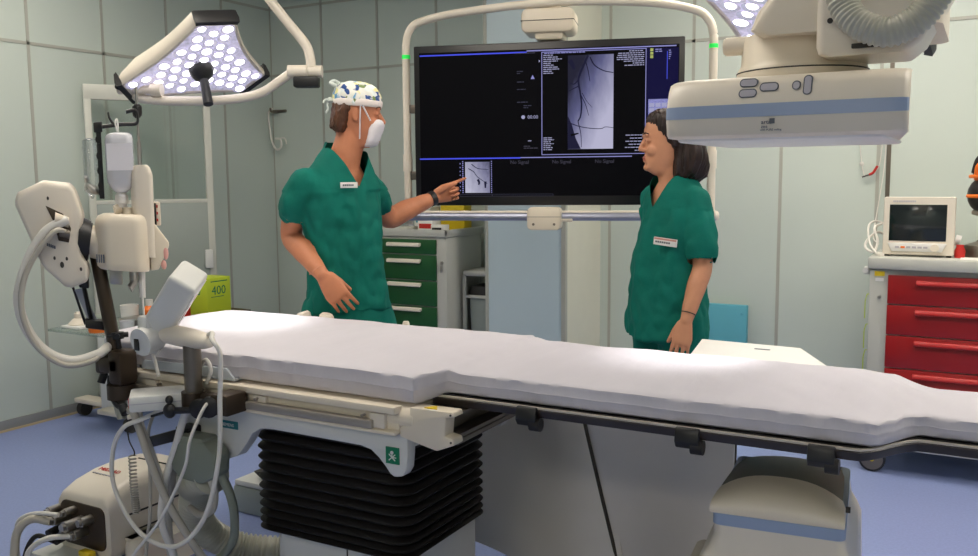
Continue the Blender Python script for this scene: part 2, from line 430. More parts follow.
# carbon top with edge rails, narrowing at the foot end
def edge(x):      # front / back edge of the narrow top
    t = min(1, max(0, (x+.22)/.12)); t = t*t*(3-2*t)
    return 1.968 + .135*t, 2.572 - .135*t
xs = [-1.27+.02*i for i in range(int((.75+1.27)/.02)+1)]
pl = [(x, edge(x)[0]) for x in xs] + [(x, edge(x)[1]) for x in reversed(xs)]
b = BM(); prism(b, pl, 'z', .838, .852); obj('carbon_top', b, black, T)
for s in (0, 1):
    b = BM(); sg = -1 if s == 0 else 1
    r = [[V((x, edge(x)[s]+sg*dy, z)) for dy, z in ((0, .826), (.012, .826), (.014, .829), (.014, .844), (.010, .846), (0, .846))] for x in xs]
    loft(b, r)
    obj('edge_rail', b, carbon, T)
    b = BM(); loft(b, [[V((x, edge(x)[s]+sg*dy, z)) for dy, z in ((.001, .8462), (.012, .8462), (.012, .850), (.001, .8505))] for x in xs]); obj('edge_strip', b, edgem, T, label='thin bright metal edge strip')
b = BM(); box(b, -1.2, .7, 2.12, 2.42, .815, .838, bev=.008); obj('top_stiffener', b, black, T)
b = BM(); tube(b, [(-2.0, 2.654, .79), (-.4, 2.654, .79)], .009, k=1)
for x in (-1.9, -1.3, -.6): tube(b, [(x, 2.654, .79), (x, 2.56, .80), (x, 2.4, .826)], .008, k=4)
obj('shield_rail', b, steel, T)

# mattress
def mat_edge(x):
    a = min(1, max(0, (x+1.285)/.05)); a = a*a*(3-2*a)
    c = min(1, max(0, (x+.20)/.10)); c = c*c*(3-2*c)
    return 1.885 + .085*a + .135*c, 2.585 - .065*a - .115*c, .8365 + .0165*a
b = BM(); rings = []
NX = 240
for i in range(NX+1):
    x = -2.60 + (.72+2.60)*i/NX
    f, k, zb = mat_edge(x); top = .914 - .010*min(1, max(0, (x+.26)/.1)) + .006*math.exp(-((x+1.235)/.03)**2)
    if x < -2.44:
        q = (x+2.60)/.16; cut = (1-math.sqrt(max(0, 1-(1-q)**2))); f += .15*cut; k -= .04*cut
    e = math.sin(min(1, (i+.6)/2.2)*PI/2)
    pts = []
    M_ = 30
    zm = (zb+top)/2
    sec = [(f+.012, zb), (f+.003, zb+.006), (f, zb+.018), (f+.0003, zm-.002), (f-.0015, zm+.001), (f+.0003, zm+.004), (f, top-.010), (f+.0015, top-.004), (f+.007, top-.0005)]
    sec += [(f+.012+(k-f-.024)*j/M_, top + .006*math.sin(PI*j/M_)) for j in range(1, M_)]
    sec += [(k-.012, top-.003), (k-.004, top-.009), (k, top-.02), (k, zm), (k-.003, zb+.006), (k-.012, zb)]
    r = []
    for y, z in sec:
        w = noise.noise(V((x*7+y*5, y*2.2-x*1.5, 0)))*.5 + noise.noise(V((x*16+y*13, y*5-x*4, 3)))*.3
        ww = (.0065 if z > zb+.02 else .002)*w
        q1 = math.sin((x*1.0 - y*.55 + .35*noise.noise(V((x*2, y*2, 11))))*46); w += .55*max(0, q1)**6*max(0, noise.noise(V((x*3+2, y*3, 5)))+.25)
        # wrinkles on the sides
        wy = .006*noise.noise(V((x*26+z*9, z*12, 7)))*(1 if zb+.008 < z < top-.006 else 0)
        # creases beside the steps
        cr = .006*math.exp(-((x+1.25)/.05)**2)*math.sin(y*70+x*60) + .006*math.exp(-((x+.15)/.06)**2)*math.sin(y*55+x*90)
        r.append(V((x, y+(wy if y < 2.25 else -wy), max(zb, z+ww+(cr*.5 if z > zb+.02 else 0)))))
    rings.append(r)
vr = loft(b, rings)
solo('mattress', b, [sheet], 'long stepped mattress under a white sheet on the operating table', 'mattress', (-1.2, 2.26, .8365), ang=38)

# strap clamps on the front edge rail
def rail_clamp(x, label):
    t = thing('rail_clamp', label, 'clamp', (x, 1.95, .80), 'black clamps on the table edge rail')
    b = BM(); 
    pr2 = [(1.942, .853), (1.936, .84), (1.934, .82), (1.944, .805), (1.962, .80), (1.975, .812), (1.975, .822), (1.953, .823), (1.952, .853)]
    prism(b, pr2, 'x', x-.028, x+.028, .003); obj('clamp_body', b, black, t)
    b = BM(); cyl(b, (x+.008, 1.952, .809), (x+.036, 1.952, .809), .017, n=20); obj('clamp_roller', b, rubber, t)
    return t
c0 = rail_clamp(-.985, 'black rail clamp on the table edge nearest the pleated bellows')
dup(c0, (.41, 0, 0), 'black rail clamp on the table edge, middle one of three')
dup(c0, (.70, 0, 0), 'black rail clamp on the table edge nearest the narrow foot end')

# white pegs on the far rail
def peg(x, y, r, h, label, lean=0):
    b = BM(); lathe(b, [(r*.7, 0), (r*.75, h*.3), (r, h*.6), (r, h*.9), (r*.75, h)], (x, y, .834), (lean, .1*lean, 1), 18)
    solo('positioning_peg', b, cream2, label, 'peg', (x, y, .834), 'white pegs on the far table rail')
peg(-2.275, 2.63, .028, .085, 'white rounded peg on the far table edge below the hanging hand', -.35)
peg(-2.205, 2.63, .028, .082, 'white rounded peg on the far table edge under the fingertips', .25)
peg(-1.82, 2.63, .013, .078, 'slim white upright peg on the far table edge before the green drawers')
peg(-1.765, 2.63, .022, .055, 'low white round peg on the far table edge before the green drawers')

# white arm board behind the table
t = thing('arm_board', 'white tapered arm board sticking out behind the mattress near the woman', 'arm board', (-.6, 2.75, .853))
b = BM(); prism(b, [(-.775, 2.575), (-.30, 2.575), (-.385, 2.70), (-.505, 2.955), (-.835, 2.975)], 'z', .853, .872, .005); obj('board', b, white, t)
b = BM(); prism(b, rrect(-.635, -.585, 2.865, 2.88, .006), 'z', .8715, .8728); obj('grip_slot', b, inkm, t)

# shield drape hanging behind the table
t = thing('shield_drape', 'grey metallic radiation shield of two overlapping panels hanging below the table', 'shield', (-1.1, 2.66, .1))
def panel(name, bl, br, tl, tr, amp, ph, yoff):
    b = BM(); N, K = 28, 16; fr, bk = [], []
    for i in range(N+1):
        u = i/N; rf, rb = [], []
        for j in range(K+1):
            v = j/K
            p = V(bl).lerp(V(br), u).lerp(V(tl).lerp(V(tr), u), v)
            p.y += yoff + amp*math.sin(u*PI*1.6+ph)*(1-.75*v) + .03*(1-v)**2*math.cos(u*3+ph)
            rf.append(p); rb.append(p + V((0, .006, 0)))
        fr.append(rf); bk.append(rb)
    loft(b, [fr[i] + bk[i][::-1] for i in range(N+1)]); obj(name, b, drapem, t, ang=50)
panel('shield_panel', (-1.80, 2.66, .085), (-.97, 2.66, .045), (-1.80, 2.66, .785), (-1.125, 2.66, .785), .045, .6, .046)
panel('shield_panel', (-.985, 2.66, .035), (-.635, 2.66, .06), (-1.165, 2.66, .785), (-.635, 2.66, .785), .02, .2, -.012)
b = BM(); tube(b, [(-.634, 2.652, .785), (-.634, 2.645, .06)], .004, n=6, k=1); obj('shield_edging', b, seal, t, label='dark edge binding')
b = BM(); tube(b, [V((-1.165, 2.66, .785)).lerp(V((-.985, 2.66, .035)), j/12) + V((0, -.016 + .02*math.sin(.2)*(1-.75*(1-j/12)) + .03*(j/12)**2*math.cos(.2)-.003, 0)) for j in range(13)], .006, n=6, k=2); obj('shield_edging', b, seal, t, label='dark edge binding')

# ------------------------------------------------------------------ C-arm tube unit below the foot end
MT = Matrix.Translation(V((-.40, 2.2, 0))) @ Matrix.Rotation(math.radians(6), 4, 'Z') @ Matrix.Translation(V((.40, -2.2, 0)))
t = thing('xray_tube', 'cream X-ray tube housing rising from the floor below the table', 'X-ray tube', (-.4, 2.2, 0))
def sect(y, z, hw, r=.03): return None
b = BM()
pf = [(1.985, .655), (1.985, .672), (1.993, .695), (2.012, .712), (2.045, .722), (2.09, .722)]
def archrow(y, z, drop, hw, cx=-.406, n=14):
    return [V((cx+hw*(2*i/n-1), y, z - drop*abs(2*i/n-1)**2.6)) for i in range(n+1)]
rows = [archrow(y, z, d, hw) for y, z, d, hw in ((1.985, .655, .0, .144), (1.982, .668, .003, .145), (1.988, .683, .010, .144), (2.000, .697, .018, .143), (2.022, .709, .027, .141), (2.055, .717, .034, .139), (2.10, .720, .040, .137))]
bot = [V((-.402+.142*(2*i/14-1), 2.10, .655)) for i in range(15)]
loft(b, [r for r in rows] + [bot], cap=False, closed=False)
for s in (0, -1):
    vs = [b.verts.new(r[s]) for r in rows + [bot]]; b.faces.new(vs)
bmesh.ops.remove_doubles(b, verts=b.verts, dist=.0005)
bmesh.ops.transform(b, matrix=MT, verts=b.verts); obj('front_cowl', b, cream, t, ang=50)
b = BM(); rows = [archrow(y, z, d, hw) for y, z, d, hw in ((2.10, .7195, .040, .1365), (2.14, .718, .041, .1365), (2.22, .711, .042, .136), (2.30, .701, .040, .135), (2.37, .688, .034, .133), (2.42, .672, .02, .130), (2.44, .655, 0, .127))]
bot = [V((-.402+.133*(2*i/14-1), 2.10, .655)) for i in range(15)]
loft(b, rows + [bot], cap=False, closed=False)
for s in (0, -1):
    vs = [b.verts.new(r[s]) for r in rows + [bot]]; b.faces.new(vs)
bmesh.ops.remove_doubles(b, verts=b.verts, dist=.0005)
bmesh.ops.transform(b, matrix=MT, verts=b.verts); obj('top_cover', b, dark_refl, t, ang=50, label='top cover with a dark reflection painted in olive')
b = BM(); prism(b, rrect(-.545, -.259, 1.983, 2.44, .02), 'z', .628, .655, M=MT); obj('blue_band', b, stripe, t, label='blue-grey band')
b = BM(); loft(b, [[MT @ V((x, y, z)) for x, y in rrect(-.545-o, -.259+o2, 1.984-o*.3, 2.45+o, .03)] for z, o, o2 in ((.628, 0, 0), (.60, 0, .004), (.57, .01, .02), (.54, .03, .03), (.40, .06, .035), (.12, .07, .04))]); obj('tube_body', b, cream2, t, ang=45)
b = BM(); loft(b, [[MT @ V((x, y, z)) for x, y in rrect(-.61, -.50, 1.97, 2.2, .03)] for z in (.50, .40, .12)]); obj('side_block', b, cream2, t)
b = BM(); prism(b, rrect(-.75, -.1, 1.9, 2.58, .1), 'z', 0, .125, .02); obj('floor_base', b, cream2, t)
b = BM(); cyl(b, MT @ V((-.262, 2.06, .675)), MT @ V((-.252, 2.06, .675)), .007, n=10); obj('side_screw', b, seal, t)

# ------------------------------------------------------------------ image detector above the table
t = thing('xray_detector', 'cream flat X-ray detector with a blue stripe hanging above the table', 'X-ray detector', (-.4, 2.25, 1.5))
prf = [(2.03, 1.640), (2.004, 1.632), (1.99, 1.615), (1.975, 1.575), (1.972, 1.545), (1.980, 1.512), (1.99, 1.505)]
full = prf + [(2.50, 1.505), (2.52, 1.53), (2.52, 1.62), (2.50, 1.640)]
def scaled(P, x, s): 
    cy, cz = 2.25, 1.57
    return [V((x, cy+(y-cy)*s, cz+(z-cz)*(s if True else 1))) for y, z in P]
ends = [(-.652, .90), (-.649, .94), (-.640, .965), (-.615, .99), (-.59, 1.0), (-.20, 1.0), (-.18, .995), (-.160, .98), (-.151, .96), (-.148, .93)]
b = BM(); loft(b, [scaled(full, x, s) for x, s in ends])
for v in b.verts:
    if v.co.y > 2.1 and v.co.x > -.3: v.co.x -= .06*(v.co.y-2.1)/.42*(v.co.x+.3)/.15
obj('detector_housing', b, cream2, t, ang=40)
b = BM(); sp = [(1.9745, 1.5765), (1.9715, 1.551), (1.969, 1.551), (1.972, 1.577)]
def band(P): return [V((x, 2.25+(y-2.25)*s-.0005, 1.57+(z-1.57)*s)) for y, z in P for x, s in ()]
loft(b, [scaled([(1.9750, 1.577), (1.9722, 1.549), (1.9705, 1.549), (1.9733, 1.577)], x, s) for x, s in ends]); obj('stripe_band', b, stripe, t, label='blue-grey stripe')
b = BM(); loft(b, [[V((x, y, z)) for x, y in rrect(-.63+o, -.195-o, 1.99+o, 2.48-o, .03)] for z, o in ((1.5055, 0), (1.501, .002), (1.499, .006))]); obj('detector_window', b, white, t, label='pale underside plate')
def ybtn(z): return 1.990 + (1.615-z)*(-.015/.04) if z > 1.575 else 1.9745
def button(x0, x1, z0, z1):
    b = BM(); r = min(x1-x0, z1-z0)/2-.0005
    for k, mi in ((0, 0), (.0025, 1)):
        loft(b, [[V((x, ybtn(z) - o, z)) for x, z in rrect(x0+k, x1-k, z0+k, z1-k, max(r-k, .002), 5)] for o in (-.006, .0012 + k*.3)], mi=mi)
    obj('control_button', b, [inkm, grayb], t, label='grey control pad button')
def pxx(u): return -.640 + (u-28)/902*.490       # along the housing front
for u0, u1, v0, v1 in ((312, 384, 76, 109), (312, 384, 115, 148), (392, 466, 91, 125), (516, 549, 86, 120), (558, 592, 66, 138)):
    zz = lambda v, u: 1.6385 - (v-(80-.044*(u-50)))/3.76/1.0*.00222*1.0
    uc = (u0+u1)/2
    button(pxx(u0), pxx(u1), zz(v1, uc), zz(v0, uc))
b = BM()
text(b, 'artis', .013, (pxx(408), 1.9700, 1.5330), (1, 0, 0), (0, .1, 1)); box(b, pxx(440), pxx(460), 1.9705, 1.972, 1.5335, 1.5445)
text(b, 'zee', .010, (pxx(408), 1.9705, 1.5245), (1, 0, 0), (0, .1, 1)); text(b, 'with PURE ceiling', .0062, (pxx(405), 1.971, 1.5185), (1, 0, 0), (0, .1, 1))
obj('lettering', b, inkm, t)
# neck and arm head
b = BM(); lathe(b, [(.148, 0), (.15, .012), (.15, .03), (.146, .04), (.14, .05), (.138, .10), (.134, .115), (.12, .12)], (-.405, 2.26, 1.636), n=40); obj('neck', b, cream, t)
b = BM(); lathe(b, [(.1505, 0), (.1512, .0015), (.1505, .003)], (-.405, 2.26, 1.665), n=40); obj('neck_ring', b, seal, t)
b = BM(); loft(b, [[V((x, y, z)) for x, y in rrect(-.53+o, -.10, 2.085, 2.45, .04)] for z, o in ((1.735, .06), (1.752, .035), (1.79, .05), (1.84, .09), (1.90, .12), (2.0, .10), (2.40, -.10))]); obj('arm_head', b, cream, t, ang=50)
b = BM(); loft(b, [[V((x, y, z)) for x, y in rrect(-.345+o, -.135+q, 2.07, 2.26, .02)] for z, o, q in ((1.677, .02, -.03), (1.684, .005, -.02), (1.70, .0, 0), (1.73, 0, .015), (1.80, 0, .05), (2.2, 0, .12))]); obj('side_cover', b, cream2, t, ang=40)
b = BM(); box(b, -.27, -.20, 2.062, 2.075, 1.690, 1.700, bev=.002, mi=0); box(b, -.20, -.175, 2.063, 2.072, 1.691, 1.699, mi=1); obj('connector_plate', b, [seal, bronze], t, label='dark connector plate')
b = BM(); cyl(b, (-.575, 2.22, 1.735), (-.50, 2.22, 1.735), .022, n=24); cyl(b, (-.58, 2.22, 1.735), (-.574, 2.22, 1.735), .019, n=24); obj('locking_knob', b, cream2, t)
b = BM(); cyl(b, (-.315, 2.0715, 1.752), (-.315, 2.066, 1.752), .006, n=12); obj('cover_screw', b, seal, t)
b = BM(); corr(b, [(-.30, 2.02, 1.99), (-.292, 2.005, 1.86), (-.285, 1.995, 1.80), (-.276, 1.99, 1.765), (-.247, 1.98, 1.728), (-.194, 1.975, 1.705), (-.145, 1.98, 1.722), (-.116, 1.985, 1.755), (-.095, 1.99, 1.80), (-.06, 2.01, 1.88), (-.03, 2.05, 2.0)], .029, .0095, .055, 24); obj('corrugated_hose', b, corrm, t, ang=60, label='ribbed grey hose')
b = BM(); loft(b, [[V((x, y, z)) for x, y in rrect(-.62, .02, 2.10, 2.48, .05)] for z in (2.38, 2.62)]); box(b, -.5, -.1, 2.15, 2.45, 2.6, ZC, bev=.02); obj('ceiling_carriage', b, cream2, t)

# ------------------------------------------------------------------ surgical lamps
_p = math.radians(6.33)
FWD = AW*math.cos(_p) - V((0, 0, 1))*math.sin(_p); UPC = AW*math.sin(_p) + V((0, 0, 1))*math.cos(_p)
def tri_outline(s, rin=.66, half=13, n=12):
    pts = []
    for k in range(3):
        t0 = 120*k
        for a in (-half, -half*.5, 0, half*.5, half): pts.append((t0+a, math.cos(math.radians(half))/math.cos(math.radians(a))))
        for j in range(1, n):
            u = j/n; a = t0+half+(120-2*half)*u
            A = V((math.cos(math.radians(half)), math.sin(math.radians(half)))); B = V((math.cos(math.radians(120-half)), math.sin(math.radians(120-half))))
            q = A.lerp(B, u)*(1-.10*math.sin(PI*u)); pts.append((t0+math.degrees(math.atan2(q.y, q.x)), q.length))
    return [(s*r*math.cos(math.radians(a)), s*r*math.sin(math.radians(a))) for a, r in pts]
def lamp_head(t, C, a, bb, r):
    a = a.normalized(); n = a.cross(bb).normalized()
    if n.z > 0: n = -n
    bb = (bb - a*bb.dot(a)).normalized(); C = V(C)
    def P(x, y, h): return C + a*x + bb*y + n*h          # h along the light direction
    b = BM(); loft(b, [[P(x, y, h) for x, y in tri_outline(s*r)] for s, h in ((.55, -.115), (.72, -.105), (.93, -.05), (1.0, -.02), (1.01, 0), (.985, .012), (.93, .012), (.92, .004))]); obj('lamp_shell', b, cream2, t, ang=40)
    b = BM(); loft(b, [[P(x, y, h) for x, y in tri_outline(s*r)] for s, h in ((.925, .002), (.925, .006))]); obj('led_panel', b, lampface, t)
    # lenses: rings of LED lenses inside the outline
    b = BM(); b2 = BM(); R2 = tri_outline(r*.87)
    def inside(x, y):
        c = False; j = len(R2)-1
        for i in range(len(R2)):
            (xi, yi), (xj, yj) = R2[i], R2[j]
            if (yi > y) != (yj > y) and x < (xj-xi)*(y-yi)/(yj-yi)+xi: c = not c
            j = i
        return c
    st = r*.185; i0 = 0
    for i in range(-8, 9):
        for j in range(-8, 9):
            x = st*(i + .5*(j % 2)); y = st*.866*j
            if inside(x, y) and math.hypot(x, y) > r*.16:
                o = P(x, y, .006)
                lathe(b, [(st*.47, 0), (st*.49, .010), (st*.45, .010), (st*.2, .003)], o, n, 12)
                q = .26 + .14*abs(noise.noise(o*31))*2
                lathe(b2, [(st*q, .004), (st*q*.8, .010), (.0005, .012)], o + a*st*.06*math.sin(i*3.1+j) + bb*st*.06*math.cos(i*2.3-j), n, 10)
    obj('lens_array', b, lensm, t); obj('led_array', b2, e_led, t, label='glowing white LED points')
    for k in range(3):
        b = BM(); th = 120*k
        def Q(ang, s, h): return P(s*r*math.cos(math.radians(th+ang)), s*r*math.sin(math.radians(th+ang)), h)
        loft(b, [[Q(x, s*(math.cos(math.radians(13))/math.cos(math.radians(min(13, abs(x))))) , h) for s, h in ((.99, -.05), (1.025, -.04), (1.045, 0), (1.03, .018), (.965, .018), (.96, .0))] for x in (-15, -13, -8, 0, 8, 13, 15)])
        obj('corner_cap', b, black, t, label='black corner cap')
    b = BM(); lathe(b, [(r*.16, .006), (r*.155, .03), (r*.12, .055), (r*.06, .07), (r*.05, .075)], C, n, 24); obj('handle_boss', b, black, t)
    b = BM(); q = (n*.85 + (-UPC)*.5 - FWD*.15).normalized(); cyl(b, C+n*.06, C+n*.06+q*.13, .019, .021, 20); obj('handle_grip', b, black, t, label='black grip handle')
    return P, n
def lampface_mat():
    m = mat('lamp_face', (176, 172, 190), .12, .0, var=.6, vscale=32, spec=.8, emit=(226, 220, 246), es=.45)
    return m
lampface = lampface_mat(); lensm = mat('lamp_lens', (210, 206, 222), .08, .35, emit=(232, 226, 250), es=.35)

def sight(C):
    f = (C - V((0, 0, 1.42))).normalized(); r = (RT - f*RT.dot(f)).normalized(); return r, r.cross(f), f
L1C = V((-3.044, 2.856, 1.924))
t = thing('surgical_lamp', 'three-cornered surgical lamp lit over the head of the table, black grip in its middle', 'lamp', (L1C.x, L1C.y, 1.74), 'operating lamps')
r_, u_, f_ = sight(L1C)
P1, n1 = lamp_head(t, L1C, r_*19+u_*44-f_*65.4, -r_*77-u_*4-f_*25, .345)
b = BM(); tube(b, [(-2.70, 3.045, 1.886), (-2.742, 3.016, 1.851), (-2.801, 2.977, 1.806), (-2.884, 2.927, 1.782), (-3.0, 2.86, 1.772), (-3.15, 2.77, 1.772), (-3.27, 2.72, 1.785), (-3.315, 2.72, 1.81)], .02, n=16); obj('yoke_arm', b, cream2, t)
b = BM(); o = L1C + RT*(-.345) - UPC*.108 + FWD*.0
cyl(b, o + RT*-.01 + UPC*.012, o + RT*.14 - UPC*.0 - FWD*.02, .026, .02, 18); cyl(b, o + RT*.14 - UPC*.0 - FWD*.02, o+RT*.185 - FWD*.02, .03, .03, 18); obj('swivel_joint', b, cream, t)
b = BM(); cyl(b, o + RT*.0 - FWD*.028 + UPC*.012, o + RT*.0 - FWD*.04+ UPC*.012, .013, n=14); obj('joint_cap', b, black, t)
b = BM(); cyl(b, o + RT*.045 - FWD*.028, o + RT*.045 - FWD*.04, .009, n=14); obj('joint_cap', b, black, t)
b = BM(); cyl(b, (-2.705, 3.042, 1.895), (-2.63, 3.084, 1.895), .029, n=24); cyl(b, (-2.628, 3.085, 1.895), (-2.575, 3.115, 1.895), .027, n=24); obj('arm_joint', b, cream2, t)
b = BM(); MB_ = Matrix.Translation(V((-2.635, 3.08, 1.848))) @ Matrix.Rotation(YAW, 4, 'Z'); box(b, -.055, .055, -.03, .03, -.022, .025, bev=.008, M=MB_); obj('arm_buffer', b, black, t, label='black block under the arm joint')
b = BM(); tube(b, [(-2.618, 3.09, 1.91), (-2.622, 3.094, 1.95), (-2.643, 3.092, 2.011), (-2.708, 3.067, 2.099), (-2.79, 3.035, 2.209), (-2.95, 2.97, 2.43)], .021, n=16); tube(b, [(-2.93, 2.98, 2.40), (-3.05, 2.94, 2.55), (-3.05, 2.94, 3.0)], .032, n=16); lathe(b, [(.10, 0), (.11, .03), (.11, .05)], (-3.05, 2.94, 2.95), n=24); obj('ceiling_arm', b, cream2, t)

L2C = V((-.511, 2.94, 1.852)) + RT*-.02 + UPC*.02
t = thing('surgical_lamp', 'surgical lamp partly hidden behind the cream X-ray detector arm', 'lamp', (L2C.x, L2C.y, 1.70), 'operating lamps')
r_, u_, f_ = sight(L2C)
P2, n2 = lamp_head(t, L2C, r_*120-u_*8-f_*38.3, -r_*32+u_*48-f_*103.7, .37)
b = BM(); tube(b, [tuple(L2C-n2*.09), tuple(L2C-n2*.2+V((0, 0, .1))), (-.45, 3.2, 2.3), (-.45, 3.2, 3.0)], .024, n=14); lathe(b, [(.10, 0), (.11, .03), (.11, .05)], (-.45, 3.2, 2.95), n=24); obj('ceiling_arm', b, cream2, t)

# ------------------------------------------------------------------ big wall display in its tube frame
O_ = V((-2.352, 3.499, 0)); XD = V((.95304, .30285, 0)); YD = V((-.30285, .95304, 0))
def D3(s, d, z): return O_ + XD*s + YD*d + V((0, 0, z))
MD = Matrix((XD, YD, V((0, 0, 1)))).transposed().to_4x4(); MD.translation = O_
t = thing('display_screen', 'large black display of angiograms in a rounded cream tube frame', 'display', D3(.61, .03, 1.2))
b = BM(); box(b, 0, 1.227, 0, .075, 1.300, 2.032, bev=.006, M=MD); obj('display_case', b, bezel, t)
b = BM(); box(b, .027, 1.203, -.0008, .002, 1.343, 2.000, M=MD); scr = obj('screen', b, e_bg, t)
LAY = {}
def rc(key, s0, s1, z0, z1, d=.0018):
    bmm = LAY.setdefault(key, BM()); box(bmm, s0, s1, -d, -d+.0006, z0, z1, M=MD)
def ln(key, pts, w, d=.0030):
    bmm = LAY.setdefault(key, BM())
    P = spline([(x, z, 0) for x, z in pts], 5); m = len(P)
    fr = []
    for i, p in enumerate(P):
        dd = (P[min(i+1, m-1)]-P[max(i-1, 0)]).normalized(); nn = V((-dd.y, dd.x, 0)); ww = w*(1-.45*i/(m-1))/2
        fr.append([D3(q.x, -d+e, q.y) for q, e in ((p+nn*ww, 0), (p-nn*ww, 0), (p-nn*ww, .0005), (p+nn*ww, .0005))])
    loft(bmm, fr)
def chatter(key, s0, z0, rows, wmax, right=False, h=.0038, gap=.0088, seed=1):
    rd = random.Random(seed)
    for i in range(rows):
        s = 0; W = wmax*rd.uniform(.35, 1)
        while s < W:
            w = rd.uniform(.006, .022); w = min(w, W-s)
            if w > .003: rc(key, (s0-W+s) if right else s0+s, ((s0-W+s) if right else s0+s)+w, z0-i*gap-h, z0-i*gap, .0026)
            s += w+.003
rc(e_blue, .030, .53, 1.984, 1.990); rc(e_lav, .53, 1.19, 1.990, 1.995)
rc(e_navy, 1.064, 1.200, 1.62, 1.984); rc(e_blue, 1.150, 1.153, 1.85, 1.97, .0022)
for z0, z1 in ((1.983, 1.986), (1.5275, 1.5305)): rc(e_lav, .597, 1.062, z0, z1)
for s in (.597, 1.0585): rc(e_lav, s, s+.0032, 1.5275, 1.986)
rc(xr_big, .716, .919, 1.552, 1.966, .0020)
rc(e_blue, .023, .50, 1.513, 1.519); rc(e_lav, .50, 1.003, 1.515, 1.519)
rc(xr_small, .240, .356, 1.358, 1.500, .0020)
for i in range(17):
    z = 1.358+i*.0088
    rc(e_lav, .226, .231, z, z+.005); rc(e_lav, .214, .218, z, z+.005) if i % 2 else None; rc(e_lav, .362, .366, z, z+.005)
for a in ((.213, .650, 1.342, 1.3435), (.213, .650, 1.3505, 1.352), (.213, .2145, 1.342, 1.352), (.6485, .650, 1.342, 1.352), (.365, .368, 1.342, 1.352)): rc(e_grey, *a)
# vessels and the wire in the large image
ln(e_vessel, [(.806, 1.964), (.784, 1.915), (.764, 1.86), (.772, 1.80), (.778, 1.75), (.774, 1.70), (.762, 1.675)], .010)
ln(e_vessel, [(.724, 1.945), (.737, 1.925), (.745, 1.905)], .022)
ln(e_vessel, [(.793, 1.945), (.806, 1.90), (.815, 1.85)], .005); ln(e_vessel, [(.815, 1.955), (.835, 1.92), (.875, 1.895), (.918, 1.885)], .006)
ln(e_vessel, [(.765, 1.86), (.745, 1.84), (.725, 1.845)], .006); ln(e_vessel, [(.764, 1.83), (.742, 1.82), (.722, 1.81)], .005)
ln(e_vessel, [(.775, 1.79), (.795, 1.75), (.81, 1.70)], .004); ln(e_vessel, [(.78, 1.80), (.80, 1.765), (.825, 1.735)], .003)
ln(e_vessel, [(.728, 1.667), (.77, 1.652), (.82, 1.643), (.865, 1.641), (.885, 1.648), (.919, 1.644)], .004)
ln(e_vessel, [(.762, 1.675), (.775, 1.62), (.778, 1.56)], .004)
ln(e_bg, [(.730, 1.614), (.765, 1.622)], .010)
bw = LAY.setdefault(e_vessel, BM()); prism(bw, [(.716, 1.5525), (.775, 1.5525), (.752, 1.60), (.735, 1.66), (.7165, 1.70)], 'y', -.0026, -.0022, M=MD)
ln(e_vessel, [(.30, 1.42), (.306, 1.405), (.303, 1.395)], .012); ln(e_vessel, [(.255, 1.47), (.28, 1.455), (.30, 1.43), (.345, 1.40)], .004); ln(e_vessel, [(.27, 1.49), (.30, 1.47), (.35, 1.465)], .004); ln(e_vessel, [(.335, 1.41), (.335, 1.38)], .012)
# little text blocks
chatter(e_white, .606, 1.972, 10, .085, seed=3); chatter(e_white, 1.052, 1.978, 8, .13, True, seed=4); chatter(e_lav, .61, 1.981, 1, .28, h=.004, seed=9)
chatter(e_white, .606, 1.606, 7, .05, seed=5); chatter(e_white, 1.052, 1.612, 6, .09, True, gap=.0135, seed=6)
chatter(e_grey, .485, 1.905, 2, .05, seed=7); chatter(e_grey, .485, 1.858, 1, .075, seed=8); chatter(e_grey, .485, 1.825, 1, .055, seed=10); chatter(e_grey, .485, 1.768, 1, .075, seed=11); chatter(e_grey, .515, 1.752, 2, .06, seed=12)
chatter(e_white, .535, 1.594, 1, .03, seed=13); chatter(e_dim, .515, 1.570, 2, .07, seed=14); chatter(e_dim, .48, 1.985, 1, .09, seed=15)
chatter(e_lav, 1.10, 1.981, 2, .045, h=.004, seed=16); chatter(e_lav, 1.158, 1.975, 5, .012, seed=17)
prism(LAY.setdefault(e_lav, BM()), [(.548, 1.868), (.566, 1.868), (.557, 1.886)], 'y', -.0024, -.0018, M=MD); prism(LAY[e_white], [(.585, 1.94), (.592, 1.946), (.585, 1.952)], 'y', -.0024, -.0018, M=MD)
for z in (1.972, 1.957, 1.942): rc(e_lgreen, 1.078, 1.091, z, z+.012)
rc(e_lav, 1.072, 1.185, 1.66, 1.765)
for i in range(4):
    for j in range(4): rc(e_white, 1.076+i*.027, 1.098+i*.027, 1.665+j*.022, 1.682+j*.022, .0026)
cyl(LAY[e_white], D3(.513, -.0012, 1.699), D3(.513, -.0024, 1.699), .0085, n=16)
for s, st in ((.533, '00:00'),): text(LAY[e_white], st, .022, D3(s, -.0028, 1.6915), XD, (0, 0, 1), .0003)
for s in (.452, .645, .838): text(LAY.setdefault(e_dim, BM()), 'No Signal', .0225, D3(s, -.0028, 1.489), XD, (0, 0, 1), .0003)
names = {e_blue: 'blue_bars', e_lav: 'screen_lines', e_navy: 'side_column', xr_big: 'angiogram_picture', xr_small: 'angiogram_thumbnail', e_grey: 'grey_readout', e_white: 'white_readout', e_vessel: 'vessel_shadows', e_bg: 'dark_marker', e_dim: 'dim_lettering', e_lgreen: 'lime_swatches'}
for k, bmm in LAY.items(): obj(names[k], bmm, k, scr)
b = BM(); fr = [(-.048, .04, 1.21), (-.048, .04, 1.95), (-.046, .04, 2.05), (-.028, .04, 2.11), (.03, .04, 2.150), (.25, .04, 2.185), (.65, .04, 2.208), (1.05, .04, 2.19), (1.26, .04, 2.15), (1.325, .04, 2.105), (1.347, .04, 2.04), (1.349, .04, 1.95), (1.349, .04, 1.21)]
tube(b, [D3(*p) for p in fr], .0185, n=16, k=5); obj('frame_tube', b, cream2, t)
